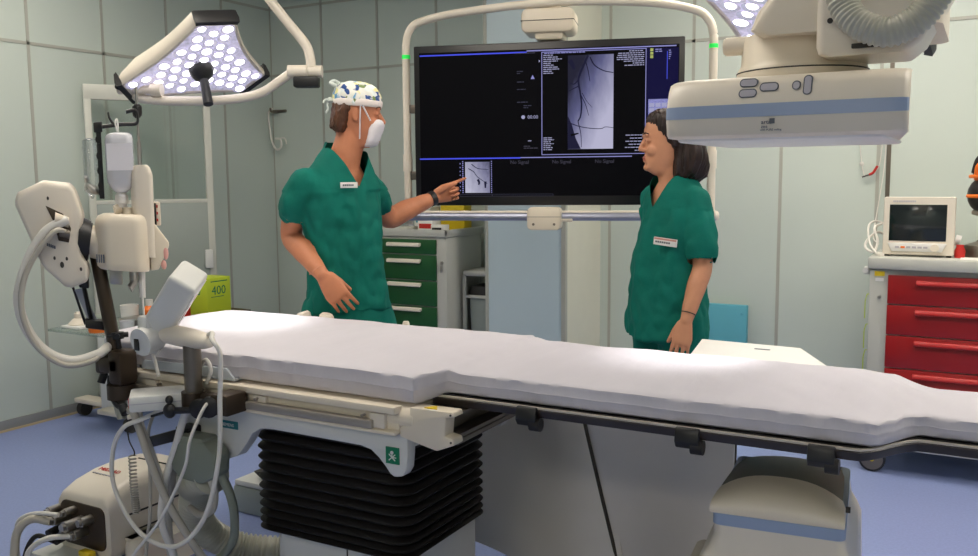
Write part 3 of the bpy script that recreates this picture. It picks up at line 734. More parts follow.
for s in (-.048, 1.349):
    b = BM(); z = 1.99; cyl(b, D3(s, .04, z-.009), D3(s, .04, z+.009), .0195, n=20); obj('led_ring', b, greenled, t, label='glowing green ring')
    b = BM(); cyl(b, D3(s, .04, 1.46), D3(s, .04, 1.54), .0225, n=20); obj('tube_sleeve', b, cream2, t)
    for z in (1.44, 1.75):
        b = BM(); sg = 1 if s < 0 else -1; box(b, min(s, s+sg*.07), max(s, s+sg*.07), .03, .05, z-.02, z+.02, bev=.003, M=MD); obj('frame_lug', b, dsteel, t)
b = BM(); tube(b, [D3(-.16, .0, 1.248), D3(1.37, .0, 1.248)], .019, n=16, k=1); obj('grip_rail', b, railm, t, label='silvery lower grip rail')
b = BM(); tube(b, [D3(-.16, .0, 1.268), D3(1.37, .0, 1.268)], .008, n=10, k=1); obj('rail_cover', b, cream2, t)
for s in (-.165, 1.373):
    b = BM(); ell(b, D3(s, 0, 1.252), (.012, .022, .022)); obj('rail_knob', b, cream2, t)
b = BM(); prism(b, rrect(.535, .69, 1.188, 1.292, .022), 'y', -.045, .03, .006, M=MD); obj('control_box', b, cream, t)
b = BM(); box(b, .536, .689, -.0462, -.044, 1.2475, 1.2495, M=MD); obj('box_seam', b, dsteel, t)
for s in (.565, .66):
    b = BM(); cyl(b, D3(s, -.0445, 1.215), D3(s, -.048, 1.215), .006, n=12); obj('box_screw', b, dsteel, t)
b = BM(); box(b, .68, .74, -.02, .03, 1.225, 1.24, bev=.004, M=MD); obj('side_lever', b, cream2, t)
b = BM(); prism(b, rrect(.50, .74, 2.075, 2.185, .03), 'y', .02, .20, .014, M=MD); prism(b, rrect(.56, .69, 2.045, 2.09, .015), 'y', .04, .18, .01, M=MD); obj('mount_box', b, cream, t)
b = BM(); box(b, .499, .741, .018, .202, 2.128, 2.131, bev=.0005, M=MD); obj('mount_seam', b, seal, t)
b = BM(); box(b, .58, .67, .08, .14, 1.35, 2.1, bev=.004, M=MD); obj('mount_bracket', b, seal, t)
b = BM(); cyl(b, D3(.62, .11, 2.17), D3(.62, .11, ZC), .05, n=24); lathe(b, [(.12, 0), (.13, .05)], D3(.62, .11, ZC-.05), n=24); obj('ceiling_tube', b, cream2, t)

# ------------------------------------------------------------------ green drawer cabinet
t = thing('drawer_cabinet', 'grey cabinet with dark green drawers behind the pointing man', 'cabinet', (-3.25, 4.92, 0))
b = BM(); box(b, -3.55, -2.94, 4.705, 5.14, .10, 1.062, bev=.006); obj('cabinet_body', b, cab_m, t)
b = BM(); box(b, -3.56, -2.93, 4.69, 5.15, 1.062, 1.078, bev=.004)
for q in ((-3.56, -3.545, 4.69, 5.15), (-2.945, -2.93, 4.69, 5.15), (-3.56, -2.93, 4.69, 4.703), (-3.56, -2.93, 5.137, 5.15)): box(b, *q, 1.07, 1.108, bev=.003)
obj('cabinet_tray_top', b, cab_m, t)
for z0, z1, zh in ((.953, 1.045, 1.012), (.787, .945, .908), (.622, .779, .757), (.455, .614, .598), (.13, .447, .40)):
    b = BM(); box(b, -3.535, -3.012, 4.690, 4.706, z0, z1, bev=.003); d = obj('drawer', b, greenm, t)
    b = BM(); prism(b, [(4.690, zh+.012), (4.668, zh+.010), (4.664, zh-.010), (4.670, zh-.014), (4.690, zh-.006)], 'x', -3.375, -3.120, .003); obj('drawer_handle', b, cream2, d)
b = BM(); cyl(b, (-2.975, 4.705, .90), (-2.975, 4.697, .90), .012, n=14); box(b, -2.982, -2.968, 4.694, 4.70, .84, .885, bev=.002); obj('cabinet_lock', b, steel, t)
for x in (-3.5, -2.99):
    for y in (4.75, 5.09):
        b = BM(); cyl(b, (x-.012, y, .05), (x+.012, y, .05), .05, n=18); cyl(b, (x, y, .05), (x, y, .105), .012, n=10); obj('caster', b, black, t)
b = BM(); box(b, -3.19, -3.0, 5.03, 5.13, 1.108-.03, 1.30, bev=.012); box(b, -3.195, -2.995, 5.025, 5.135, 1.285, 1.302, bev=.004)
solo('sharps_bin', b, yellow, 'yellow bin on the green drawer cabinet behind the display rail', 'bin', (-3.1, 5.08, 1.078))
def sbox(nm, x0, x1, y0, y1, z0, z1, m, label, cat, stripe_m=None, grp=None):
    b = BM(); box(b, x0, x1, y0, y1, z0, z1, bev=.003)
    if stripe_m: box(b, x0+.01, x1-.01, y0-.0012, y0+.001, z0+(z1-z0)*.35, z0+(z1-z0)*.7, mi=1)
    return solo(nm, b, [m, stripe_m or m], label, cat, ((x0+x1)/2, (y0+y1)/2, z0), grp)
sbox('supply_box', -3.36, -3.24, 4.98, 5.10, 1.078, 1.24, white, 'white supply box beside the yellow bin on the green cabinet', 'box', tealm)
sbox('supply_box', -3.215, -3.10, 4.80, 4.90, 1.078, 1.165, tagm, 'low white carton with red and black print on the green cabinet', 'box', redp)
sbox('supply_box', -3.09, -3.0, 4.76, 4.84, 1.078, 1.135, tagm, 'small carton with a black label near the right rim of the green cabinet top', 'box', black)
sbox('supply_tray', -3.50, -3.25, 4.73, 4.86, 1.078, 1.12, frame_m, 'pale open tray at the front of the green cabinet top', 'tray')
b = BM(); lathe(b, [(.022, 0), (.022, .09), (.012, .105), (.012, .125)], (-3.42, 5.02, 1.078)); solo('medicine_bottle', b, bottlep, 'pale plastic bottle on the green cabinet near the pointing arm', 'bottle', (-3.42, 5.02, 1.078))
# waste bin between cabinet and column
t = thing('waste_bin', 'grey pedal waste bin squeezed between the green cabinet and the wall column', 'waste bin', (-2.81, 4.98, 0))
b = BM(); box(b, -2.922, -2.695, 4.86, 5.12, .805, .845, bev=.018, seg=3); obj('lid', b, cab_m, t)
b = BM()
for x in (-2.91, -2.71):
    for y in (4.875, 5.10): box(b, x-.012, x+.012, y-.012, y+.012, .02, .81, bev=.003)
box(b, -2.92, -2.70, 4.865, 5.11, .665, .685, bev=.004); box(b, -2.92, -2.70, 4.865, 5.11, .0, .04, bev=.004); obj('bin_frame', b, cab_m, t)
b = BM(); loft(b, [[V((x, y, z)) for x, y in rrect(-2.895+o, -2.725-o, 4.885+o, 5.095-o, .03)] for z, o in ((.05, .02), (.66, 0), (.70, 0))]); obj('bin_bag', b, panel_g, t)
b = BM(); loft(b, [[V((x, y, z)) for x, y in rrect(-2.90+o, -2.72-o, 4.88+o, 5.10-o, .03)] for z, o in ((.68, 0), (.74, .012), (.70, .03))]); obj('bag_rim', b, black, t)

# ------------------------------------------------------------------ red drawer cabinet
t = thing('drawer_cabinet', 'grey cabinet with glossy red drawers at the right side of the room', 'cabinet', (-.1, 4.8, 0))
b = BM(); box(b, -.473, .26, 4.515, 5.12, .13, .985, bev=.006); obj('cabinet_body', b, cab_m, t)
b = BM(); arc = [(-.482, 5.13), (-.482, 4.50)] + [(-.482+.752*i/12, 4.500-.035*math.sin(PI*i/12)) for i in range(1, 12)] + [(.27, 4.50), (.27, 5.13)]
prism(b, arc, 'z', .988, 1.043, .008); obj('worktop', b, cab_m, t)
for z0, z1 in ((.828, .962), (.684, .822), (.528, .678), (.20, .522)):
    b = BM(); box(b, -.392, .235, 4.497, 4.516, z0, z1, bev=.003); d = obj('drawer', b, redm, t)
    zh = z1-.028 if z1 < .9 else .93
    b = BM(); prism(b, [(4.497, zh+.012), (4.478, zh+.012), (4.472, zh-.004), (4.475, zh-.012), (4.497, zh-.012)], 'x', -.272, .13, .004); obj('drawer_handle', b, redh, d)
b = BM(); box(b, -.452, -.408, 4.512, 4.516, .955, .977); box(b, -.448, -.412, 4.5125, 4.516, .93, .945, mi=1); obj('label_sticker', b, [yellow, tagm], t, label='yellow and white sticker')
b = BM(); cyl(b, (-.428, 4.515, .855), (-.428, 4.508, .855), .008, n=12); obj('cabinet_lock', b, steel, t)
b = BM(); box(b, -.505, -.478, 4.56, 4.60, .955, .99, bev=.003); cyl(b, (-.495, 4.57, .975), (-.495, 4.54, .975), .014, n=14); obj('side_hook', b, offw, t)
for x in (-.435, .22):
    for y in (4.56, 5.06):
        b = BM(); cyl(b, (x, y-.014, .06), (x, y+.014, .06), .06, n=28); c = obj('caster', b, black, t)
        b = BM(); lathe(b, [(.046, -.0165), (.050, -.0165), (.050, .0165), (.046, .0165)], (x, y, .06), (0, 1, 0), 28); cyl(b, (x, y-.0155, .06), (x, y+.0155, .06), .03, n=20); obj('wheel_disc', b, dsteel, c)
        b = BM(); cyl(b, (x, y-.018, .06), (x, y+.018, .06), .010, n=8); obj('axle', b, yellow, c)
        b = BM(); box(b, x-.025, x+.025, y-.03, y+.03, .105, .135, bev=.004); obj('caster_plate', b, dsteel, c)
# key tags on the cabinet side
for i, z in enumerate((.80, .655, .53)):
    b = BM(); box(b, -.4935, -.4905, 4.54, 4.556, z-.055, z+.03, bev=.001); tube(b, [(-.492, 4.548, z+.028), (-.485, 4.55, z+.06), (-.474, 4.55, z+.062)], .002, n=5)
    solo('hang_tag', b, [lime], 'yellow-green tag hanging at the left side of the red cabinet, ' + ('top one', 'middle one', 'lowest one')[i], 'tag', (-.492, 4.55, z-.055), 'tags on the red cabinet')

# patient monitor
t = thing('patient_monitor', 'beige patient monitor with a dark blank screen on the red cabinet', 'monitor', (-.28, 4.68, 1.043))
b = BM(); loft(b, [[V((x, y, z)) for x, z in rrect(-.430+o, -.128-o, 1.052+o, 1.322-o*.6, .008)] for y, o in ((4.585, .003), (4.59, 0), (4.63, 0), (4.64, .008), (4.82, .03), (4.84, .05))]); obj('monitor_case', b, cream2, t)
b = BM(); box(b, -.404, -.163, 4.5825, 4.586, 1.118, 1.287, bev=.001); obj('screen', b, scr_off, t)
b = BM(); prism(b, [(-.408, 1.108), (-.158, 1.108), (-.178, 1.068), (-.39, 1.068)], 'y', 4.576, 4.586, .003); obj('control_panel', b, white, t)
b = BM(); cyl(b, (-.207, 4.577, 1.088), (-.207, 4.560, 1.088), .018, n=24); obj('dial_knob', b, cream2, t)
for i in range(6):
    b = BM(); box(b, -.375+.024*i, -.357+.024*i, 4.5745, 4.577, 1.084, 1.093); obj('control_button', b, orange if i == 1 else grayb, t, label='orange control button' if i == 1 else None)
b = BM(); 
for i in range(13): box(b, -.39+.0075*i, -.385+.0075*i, 4.5835, 4.586, 1.298, 1.306)
obj('maker_lettering', b, grayb, t)
for x in (-.41, -.15):
    for y in (4.61, 4.80):
        b = BM(); cyl(b, (x, y, 1.043), (x, y, 1.055), .012, n=12); obj('rubber_foot', b, black, t)
b = BM(); cyl(b, (-.128, 4.70, 1.12), (-.105, 4.70, 1.115), .025, n=16); obj('side_socket', b, white, t)
# cables on the left of the monitor
b = BM(); tube(b, [(-.415, 4.75, 1.12), (-.46, 4.70, 1.15), (-.50, 4.66, 1.12), (-.51, 4.63, 1.08), (-.47, 4.60, 1.06), (-.455, 4.62, 1.11), (-.475, 4.66, 1.17), (-.45, 4.72, 1.19)], .006, n=8); tube(b, [(-.40, 4.78, 1.16), (-.47, 4.74, 1.20), (-.505, 4.70, 1.18), (-.49, 4.62, 1.10), (-.45, 4.58, 1.05)], .005, n=8); cyl(b, (-.45, 4.60, 1.049), (-.43, 4.575, 1.049), .012, n=12)
solo('lead_cable', b, tubew, 'white looped cable at the left side of the patient monitor', 'cable', (-.46, 4.66, 1.043))
# black and orange device on grey stand
t = thing('resuscitator', 'black and orange device on a grey round-based stand beside the patient monitor', 'device', (-.02, 4.70, 1.043))
b = BM(); lathe(b, [(.092, 0), (.095, .02), (.085, .055), (.04, .07), (.03, .08), (.03, .20), (.04, .21)], (-.005, 4.72, 1.043), n=28); obj('round_base', b, dsteel, t)
b = BM(); ell(b, (-.005, 4.70, 1.33), (.085, .07, .09)); ell(b, (.0, 4.70, 1.43), (.07, .06, .06)); tube(b, [(-.06, 4.69, 1.43), (-.045, 4.68, 1.49), (-.01, 4.68, 1.51), (.03, 4.69, 1.49)], .018, n=10); obj('device_body', b, black, t)
for z, r in ((1.325, .089), (1.415, .082)):
    b = BM(); lathe(b, [(r*.96, -.008), (r, 0), (r*.96, .008)], (-.005, 4.70, z), n=28); obj('orange_strap', b, orange, t, label='orange band')
b = BM(); tube(b, [(-.055, 4.66, 1.40), (-.05, 4.64, 1.46), (-.02, 4.64, 1.48)], .010, n=8); obj('orange_strap', b, orange, t, label='orange band')
b = BM(); tube(b, [(-.06, 4.69, 1.25), (-.02, 4.66, 1.245), (.04, 4.66, 1.25)], .012, n=8); obj('clear_tubing', b, steel, t)
b = BM(); lathe(b, [(.022, 0), (.024, .03), (.016, .05), (.016, .06)], (-.105, 4.62, 1.043)); solo('red_cap_bottle', b, redp, 'small dark red bottle between the patient monitor and the grey stand', 'bottle', (-.105, 4.62, 1.043))
b = BM(); box(b, -.10, .12, 4.50, 4.62, 1.0432, 1.046, bev=.001); solo('paper_sheet', b, tagm, 'white paper lying on the front of the red cabinet', 'paper', (.01, 4.55, 1.043))
# leads hanging on the wall
b = BM(); tube(b, [(-.50, 5.29, 1.75), (-.515, 5.28, 1.60), (-.53, 5.28, 1.47), (-.575, 5.278, 1.415)], .003, n=6)
b3 = BM(); tube(b3, [(-.50, 5.29, 1.75), (-.50, 5.28, 1.5), (-.525, 5.27, 1.25), (-.535, 5.2, 1.1), (-.50, 5.14, 1.06)], .003, n=6)
tube(b, [(-.625, 5.29, 1.72), (-.628, 5.28, 1.60), (-.615, 5.28, 1.485), (-.60, 5.278, 1.42)], .0025, n=6); ell(b, (-.615, 5.278, 1.487), (.012, .008, .012))
tube(b, [(-.535, 5.27, 1.475), (-.555, 5.27, 1.44), (-.575, 5.27, 1.428)], .007, n=8, mi=1); tube(b, [(-.575, 5.27, 1.428), (-.61, 5.27, 1.415)], .004, n=8, k=1, mi=2)
solo('wall_lead', b3, tubew, 'thin white lead running down the wall to the red cabinet top', 'cable', (-.50, 5.14, 1.06))
solo('wall_lead', b, [tubew, redp, seal], 'thin white lead with a red clip hanging on the wall behind the red cabinet', 'cable', (-.55, 5.28, 1.40))
# teal panel standing on the floor behind the woman
b = BM(); box(b, -1.60, -1.205, 5.235, 5.275, 0, .672, bev=.006); cyl(b, (-1.235, 5.234, .62), (-1.235, 5.238, .62), .008, n=12)
solo('teal_board', b, tealm, 'light teal board leaning at the wall behind the woman', 'board', (-1.4, 5.255, 0))
# wall hook with cord
t = thing('wall_hook', 'small metal hook with a white cord loop in the corner of the room', 'hook', (-4.8, 5.27, 1.66))
b = BM(); box(b, -4.87, -4.74, 5.282, 5.30, 1.945, 1.965, bev=.003); tube(b, [(-4.82, 5.285, 1.95), (-4.82, 5.22, 1.945), (-4.82, 5.205, 1.975)], .007, n=8); obj('hook_plate', b, dsteel, t)
b = BM(); tube(b, [(-4.815, 5.22, 1.97), (-4.86, 5.235, 1.955), (-4.872, 5.24, 1.90), (-4.86, 5.24, 1.80), (-4.84, 5.24, 1.71), (-4.80, 5.24, 1.66), (-4.755, 5.24, 1.68), (-4.76, 5.24, 1.735), (-4.81, 5.24, 1.745)], .008, n=8); tube(b, [(-4.80, 5.24, 1.74), (-4.72, 5.24, 1.745), (-4.70, 5.24, 1.70)], .005, n=8); obj('white_cord', b, tubew, t)

# ------------------------------------------------------------------ contrast injector on its pole, clamped to the table rail
t = thing('contrast_injector', 'cream contrast injector with a tilted head on a dark pole clamped to the table rail', 'injector', (-2.36, 1.80, .78))
def turned(v):
    # the injector stands turned towards the viewer's side of the room
    c = math.atan(-2.36/1.82); dl = math.atan(v.x/1.82) - c; L = math.hypot(2.36, 1.82)
    k = (L/math.cos(dl))/math.hypot(v.x, 1.82); u = L*math.tan(dl); w = v.y-1.82
    return V((-2.36 + .611*u - .792*w, 1.82 + .792*u + .611*w, 1.42+(v.z-1.42)*k))
TURN = turned
b = BM(); tube(b, [(-2.352, 1.80, .86), (-2.435, 1.83, 1.235)], .034, n=24, k=1); obj('pole', b, bronze, t)
TURN = None
b = BM(); box(b, -2.40, -2.355, 1.77, 1.835, .83, .905, bev=.01); box(b, -2.38, -2.28, 1.765, 1.835, .835, .89, bev=.012); box(b, -2.335, -2.275, 1.765, 1.835, .80, .91, bev=.014); obj('clamp_block', b, bronze, t)
b = BM(); cyl(b, (-2.32, 1.80, .91), (-2.32, 1.80, .945), .008, n=12); 
for i in range(4):
    a = PI/4+i*PI/2; tube(b, [(-2.32, 1.80, .953), (-2.32+.03*math.cos(a), 1.80+.03*math.sin(a), .953)], .0085, n=8, k=1)
cyl(b, (-2.32, 1.80, .942), (-2.32, 1.80, .962), .018, n=16); obj('clamp_knob', b, black, t)
b = BM(); cyl(b, (-2.318, 1.80, .755), (-2.318, 1.80, .80), .042, n=24); box(b, -2.33, -2.10, 1.80, 1.838, .765, .785, bev=.004); box(b, -2.16, -2.10, 1.79, 1.845, .745, .80, bev=.006); obj('clamp_bracket', b, bronze, t)
b = BM(); tube(b, [(-2.355, 1.79, .825), (-2.345, 1.78, .78), (-2.30, 1.765, .745), (-2.255, 1.76, .735)], .008, n=8); tube(b, [(-2.38, 1.79, .83), (-2.385, 1.78, .80)], .012, n=8, k=1); cyl(b, (-2.265, 1.76, .745), (-2.245, 1.755, .725), .014, n=14); obj('clamp_lever', b, black, t)
b = BM(); cyl(b, (-2.33, 1.80, .755), (-2.31, 1.79, .71), .022, .018, 16); cyl(b, (-2.29, 1.775, .74), (-2.285, 1.77, .70), .014, n=12); obj('cable_gland', b, steel, t)
# swivel and head
TURN = turned
b = BM(); cyl(b, (-2.505, 1.80, 1.250), (-2.455, 1.80, 1.238), .066, n=32); cyl(b, (-2.457, 1.80, 1.239), (-2.450, 1.80, 1.237), .06, n=32); obj('swivel_ring', b, black, t, label='black swivel ring')
b = BM(); cyl(b, (-2.452, 1.80, 1.239), (-2.40, 1.80, 1.232), .052, n=32); obj('swivel_collar', b, cream, t)
hp = [(-2.812, 1.372), (-2.79, 1.392), (-2.66, 1.428), (-2.54, 1.42), (-2.51, 1.405), (-2.47, 1.31), (-2.495, 1.27), (-2.495, 1.20), (-2.46, 1.165), (-2.465, 1.118), (-2.55, 1.092), (-2.585, 1.095), (-2.68, 1.148), (-2.70, 1.17), (-2.81, 1.345)]
b = BM(); prism(b, hp, 'y', 1.735, 1.93, .022, seg=4); obj('power_head', b, cream2, t, ang=50)
b = BM(); prism(b, [(-2.655, 1.35), (-2.57, 1.325), (-2.535, 1.28), (-2.55, 1.235), (-2.60, 1.24), (-2.62, 1.30)], 'y', 1.7325, 1.74, .003); obj('connector_recess', b, bronze, t)
b = BM(); cyl(b, (-2.61, 1.722, 1.312), (-2.545, 1.73, 1.298), .018, .016, 16); obj('hose_plug', b, cream, t); 
b = BM(); cyl(b, (-2.59, 1.722, 1.268), (-2.545, 1.73, 1.262), .014, n=14); obj('cable_plug', b, dsteel, t)
for x, z, r in ((-2.64, 1.372, .006), (-2.625, 1.185, .006), (-2.565, 1.185, .006), (-2.50, 1.155, .006), (-2.59, 1.165, .010)):
    b = BM(); cyl(b, (x, 1.7355, z), (x, 1.7330, z), r, n=12); obj('head_screw', b, seal, t)
b = BM()
for i in range(5): box(b, -2.66+.009*i, -2.653+.009*i, 1.7338, 1.736, 1.222-.002*i, 1.232-.002*i)
obj('head_lettering', b, inkm, t)
mh = [[V((x, y, z)) for x, y in rrect(-2.425+o, -2.185-o*.4, 1.715+o*.3, 1.915-o*.3, .07, 8)] for z, o in ((1.158, .012), (1.165, .002), (1.18, 0), (1.29, 0), (1.305, .004), (1.318, .016), (1.325, .04))]
b = BM(); loft(b, mh); obj('pump_housing', b, cream, t, ang=50)
b = BM(); loft(b, [[V((x, y, z)) for x, y in rrect(-2.25+o, -2.158-o+sh, 1.755, 1.90, .022)] for z, o, sh in ((1.20, 0, 0), (1.44, 0, .002), (1.462, .008, .0), (1.470, .02, 0))]); obj('upper_slab', b, cream2, t)
b = BM(); prism(b, [(-2.18, 1.295), (-2.158, 1.300), (-2.102, 1.247), (-2.102, 1.235), (-2.150, 1.165), (-2.185, 1.160)], 'y', 1.765, 1.90, .010); obj('syringe_nose', b, cream, t)
b = BM(); box(b, -2.165, -2.128, 1.80, 1.87, 1.292, 1.362, bev=.006); box(b, -2.160, -2.148, 1.797, 1.803, 1.295, 1.358, mi=1)
for z in (1.305, 1.325, 1.345): box(b, -2.146, -2.140, 1.7975, 1.802, z, z+.008, mi=2)
obj('side_keypad', b, [cream, black, redp], t)
b = BM(); cyl(b, (-2.27, 1.80, 1.325), (-2.27, 1.80, 1.345), .03, .02, 16); cyl(b, (-2.33, 1.79, 1.335), (-2.30, 1.80, 1.345), .016, n=14); obj('filling_port', b, cream, t)
b = BM()
for i in range(4): box(b, -2.425+.010*i, -2.418+.010*i, 1.7135, 1.7165, 1.18, 1.205)
obj('housing_lettering', b, inkm, t)
b = BM(); box(b, -2.37, -2.31, 1.78, 1.86, 1.11, 1.16, bev=.006); cyl(b, (-2.28, 1.78, 1.10), (-2.24, 1.80, 1.14), .014, n=14); cyl(b, (-2.26, 1.78, 1.125), (-2.26, 1.78, 1.16), .02, n=14); obj('lower_valve', b, steel, t)
b = BM(); cyl(b, (-2.225, 1.80, 1.155), (-2.225, 1.80, 1.075), .018, .014, 14); cyl(b, (-2.225, 1.80, 1.075), (-2.222, 1.80, .985), .005, n=8); obj('injection_tip', b, white, t)
pinkm = mat('pink_clear', (226, 168, 160), .3)
for q, r in (((-2.118, 1.77, 1.215), (.012, .008, .02)), ((-2.128, 1.77, 1.18), (.012, .008, .014))):
    b = BM(); ell(b, q, r); obj('pink_clip', b, pinkm, t)
# bottle holder
b = BM(); tube(b, [(-2.205, 1.84, 1.30), (-2.205, 1.84, 1.54)], .010, n=12, k=1); cyl(b, (-2.205, 1.84, 1.54), (-2.205, 1.84, 1.70), .0065, n=12); obj('holder_rod', b, steel, t)
b = BM(); cyl(b, (-2.205, 1.84, 1.615), (-2.205, 1.84, 1.645), .02, n=8); lathe(b, [(.012, 0), (.022, .012), (.022, .03), (.012, .04)], (-2.205, 1.84, 1.61), n=10); obj('rod_knob', b, black, t)
b = BM(); box(b, -2.405, -2.365, 1.795, 1.835, 1.572, 1.603, bev=.004); tube(b, [(-2.37, 1.815, 1.588), (-2.28, 1.815, 1.592), (-2.215, 1.815, 1.592), (-2.205, 1.815, 1.61), (-2.215, 1.815, 1.63), (-2.255, 1.815, 1.628)], .006, n=8); tube(b, [(-2.31, 1.815, 1.59), (-2.33, 1.815, 1.612), (-2.335, 1.815, 1.63)], .005, n=8); obj('bottle_hook', b, black, t)
b = BM(); box(b, -2.395, -2.372, 1.805, 1.825, 1.37, 1.575, bev=.003)
for z in (1.55, 1.50, 1.455, 1.41, 1.39): cyl(b, (-2.387, 1.81, z), (-2.387, 1.795, z), .013, n=12)
obj('bottle_rack', b, black, t)
b = BM(); lathe(b, [(.006, -.10), (.02, -.085), (.036, -.075), (.036, .06), (.034, .065), (.034, .08), (.02, .085)], (-2.43, 1.82, 1.47), n=24); obj('drip_chamber', b, clearp, t)
b = BM(); ell(b, (-2.425, 1.81, 1.40), (.03, .02, .012), Matrix.Rotation(.5, 3, 'Y')); ell(b, (-2.45, 1.81, 1.43), (.012, .02, .012)); obj('foil_seal', b, steel, t)
# bottle hanging from the hook
t = thing('infusion_bottle', 'hanging translucent infusion bottle above the injector housing', 'bottle', (-2.295, 1.80, 1.345))
b = BM(); loft(b, [[V((x, y, z)) for x, y in rrect(-2.358+o, -2.232-o, 1.76+o*.5, 1.84-o*.5, .035-o*.2, 6)] for z, o in ((1.385, .05), (1.392, .035), (1.402, .018), (1.42, .004), (1.45, 0), (1.545, 0), (1.56, .006), (1.566, .02), (1.568, .045))]); obj('bottle_body', b, bottlep, t, ang=60)
b = BM(); box(b, -2.352, -2.238, 1.7585, 1.7595, 1.455, 1.535); obj('bottle_label', b, [mat('bottle_label', (230, 226, 230), .5)], t)
b = BM(); lathe(b, [(.022, 0), (.024, .012), (.03, .014), (.03, .034), (.02, .044)], (-2.295, 1.80, 1.345), n=20); obj('bottle_neck', b, white, t)
b = BM(); tube(b, [(-2.295, 1.80, 1.565), (-2.295, 1.805, 1.60), (-2.30, 1.812, 1.606), (-2.306, 1.805, 1.597), (-2.297, 1.80, 1.566)], .004, n=8); obj('hanger_loop', b, white, t)
# second strut behind the pole (black-edged tablet hanging below the head)
t = thing('folding_mount', 'thin black strut with a pale slat hanging below the tilted injector head', 'mount', (-2.47, 1.84, .97))
b = BM(); tube(b, [(-2.56, 1.86, 1.10), (-2.50, 1.86, .965)], .007, n=8, k=1); tube(b, [(-2.50, 1.85, 1.10), (-2.47, 1.85, .985)], .012, n=8, k=1); box(b, -2.50, -2.40, 1.83, 1.88, .955, .985, bev=.006); box(b, -2.52, -2.47, 1.83, 1.87, 1.085, 1.12, bev=.006); obj('strut', b, black, t)
b = BM(); prism(b, [(-2.545, 1.075), (-2.51, 1.08), (-2.44, .985), (-2.485, .98)], 'y', 1.852, 1.862); obj('slat', b, [mat('slat_grey', (160, 164, 176), .4)], t)

# hoses and cables
TURN = None
def cable(name, pts, r, m, label, cat='cable', n=10, group=None):
    b = BM()
    if name == 'injector_hose': pts = [tuple(turned(V(p))) if p[0] < -2.35 else p for p in pts]
    tube(b, pts, r, n, 8)
    zz = min(p[2] for p in pts)
    return solo(name, b, m, label, cat, (pts[0][0], pts[0][1], zz), group, ang=60)
cable('injector_hose', [(-2.55, 1.725, 1.305), (-2.59, 1.72, 1.296), (-2.67, 1.72, 1.26), (-2.76, 1.72, 1.17), (-2.82, 1.72, 1.05), (-2.79, 1.72, .955), (-2.70, 1.72, .885), (-2.57, 1.72, .865), (-2.44, 1.735, .895), (-2.39, 1.79, .912), (-2.355, 1.825, .885)], .0145, tubew, 'thick white hose sweeping from the tilted injector head round to the dark clamp', 'hose', 14)
cable('injector_hose', [(-2.55, 1.735, 1.265), (-2.61, 1.70, 1.272), (-2.71, 1.70, 1.20), (-2.79, 1.70, 1.10), (-2.80, 1.70, .99), (-2.73, 1.70, .895), (-2.60, 1.70, .852), (-2.47, 1.71, .875), (-2.41, 1.76, .905), (-2.37, 1.80, .885)], .008, tubeg, 'thinner grey hose running along the thick white injector hose', 'hose', 12)
cable('display_cable', [(-1.93, 1.80, .985), (-1.878, 1.765, .998), (-1.832, 1.72, .99), (-1.804, 1.72, .951), (-1.812, 1.72, .825), (-1.825, 1.72, .663), (-1.885, 1.72, .488), (-1.984, 1.72, .383), (-2.082, 1.72, .358), (-2.191, 1.72, .395), (-2.272, 1.72, .506), (-2.268, 1.72, .615), (-2.217, 1.72, .693), (-2.158, 1.74, .722), (-2.11, 1.80, .75)], .0068, tubew, 'white cable looping down from the tilted control display and back up')
cable('supply_cable', [(-2.315, 1.785, .71), (-2.225, 1.76, .735), (-2.20, 1.76, .695), (-2.155, 1.76, .593), (-2.095, 1.77, .464), (-2.043, 1.80, .351), (-1.98, 1.86, .18), (-1.95, 1.86, .02)], .0115, tubeg, 'thick grey cable pair running from the dark clamp down to the floor, front strand', n=12)
cable('supply_cable', [(-2.33, 1.83, .715), (-2.26, 1.81, .725), (-2.215, 1.785, .68), (-2.17, 1.785, .593), (-2.12, 1.79, .464), (-2.07, 1.82, .351), (-2.02, 1.88, .18), (-2.0, 1.90, .02)], .010, tubew, 'thick white cable beside the grey one running from the dark clamp to the floor', n=12)
def coil(pts, r, rt, turns, label):
    P = spline(pts, 30); b = BM(); out = []
    m = len(P)
    for i in range(turns*10+1):
        u = i/(turns*10)*(m-1); k = min(int(u), m-2); p = P[k].lerp(P[k+1], u-k); a = 2*PI*i/10
        out.append(p + V((math.cos(a), math.sin(a), 0))*r)
    tube(b, out, rt, 5, 1); tube(b, [(-2.36, 1.84, .74), (-2.377, 1.86, .66), (-2.372, 1.86, .60), (-2.35, 1.86, .565), out[0]], .0022, 5, 5, mi=1)
    return solo('coiled_cable', b, [tubeg, seal], label, 'cable', tuple(P[-1]), ang=60)
coil([(-2.361, 1.86, .55), (-2.36, 1.86, .434), (-2.354, 1.86, .36)], .011, .0028, 20, 'grey coiled cable hanging by the cream pump cart')
cable('thin_cable', [(-2.20, 1.86, .76), (-2.245, 1.845, .68), (-2.257, 1.84, .619), (-2.256, 1.84, .506), (-2.266, 1.84, .375), (-2.296, 1.84, .213), (-2.30, 1.86, .01)], .0055, tubeg, 'thin straight grey cable hanging between the coiled cable and the thick cables')
cable('hanging_hose', [(-2.01, 1.825, .785), (-2.02, 1.80, .765), (-2.05, 1.80, .72), (-2.085, 1.80, .639), (-2.137, 1.80, .522), (-2.165, 1.80, .39), (-2.15, 1.83, .26), (-2.12, 1.87, .02)], .0115, tubew, 'white tube falling straight to the floor below the power box', 'tube', 12)
cable('thin_cable', [(-1.915, 1.80, .80), (-1.895, 1.74, .79), (-1.913, 1.70, .704), (-1.943, 1.70, .613), (-2.052, 1.70, .447), (-2.20, 1.70, .288), (-2.30, 1.70, .12), (-2.32, 1.72, .01)], .0048, tubew, 'thin white cable slanting from the display clamp across the other cables')
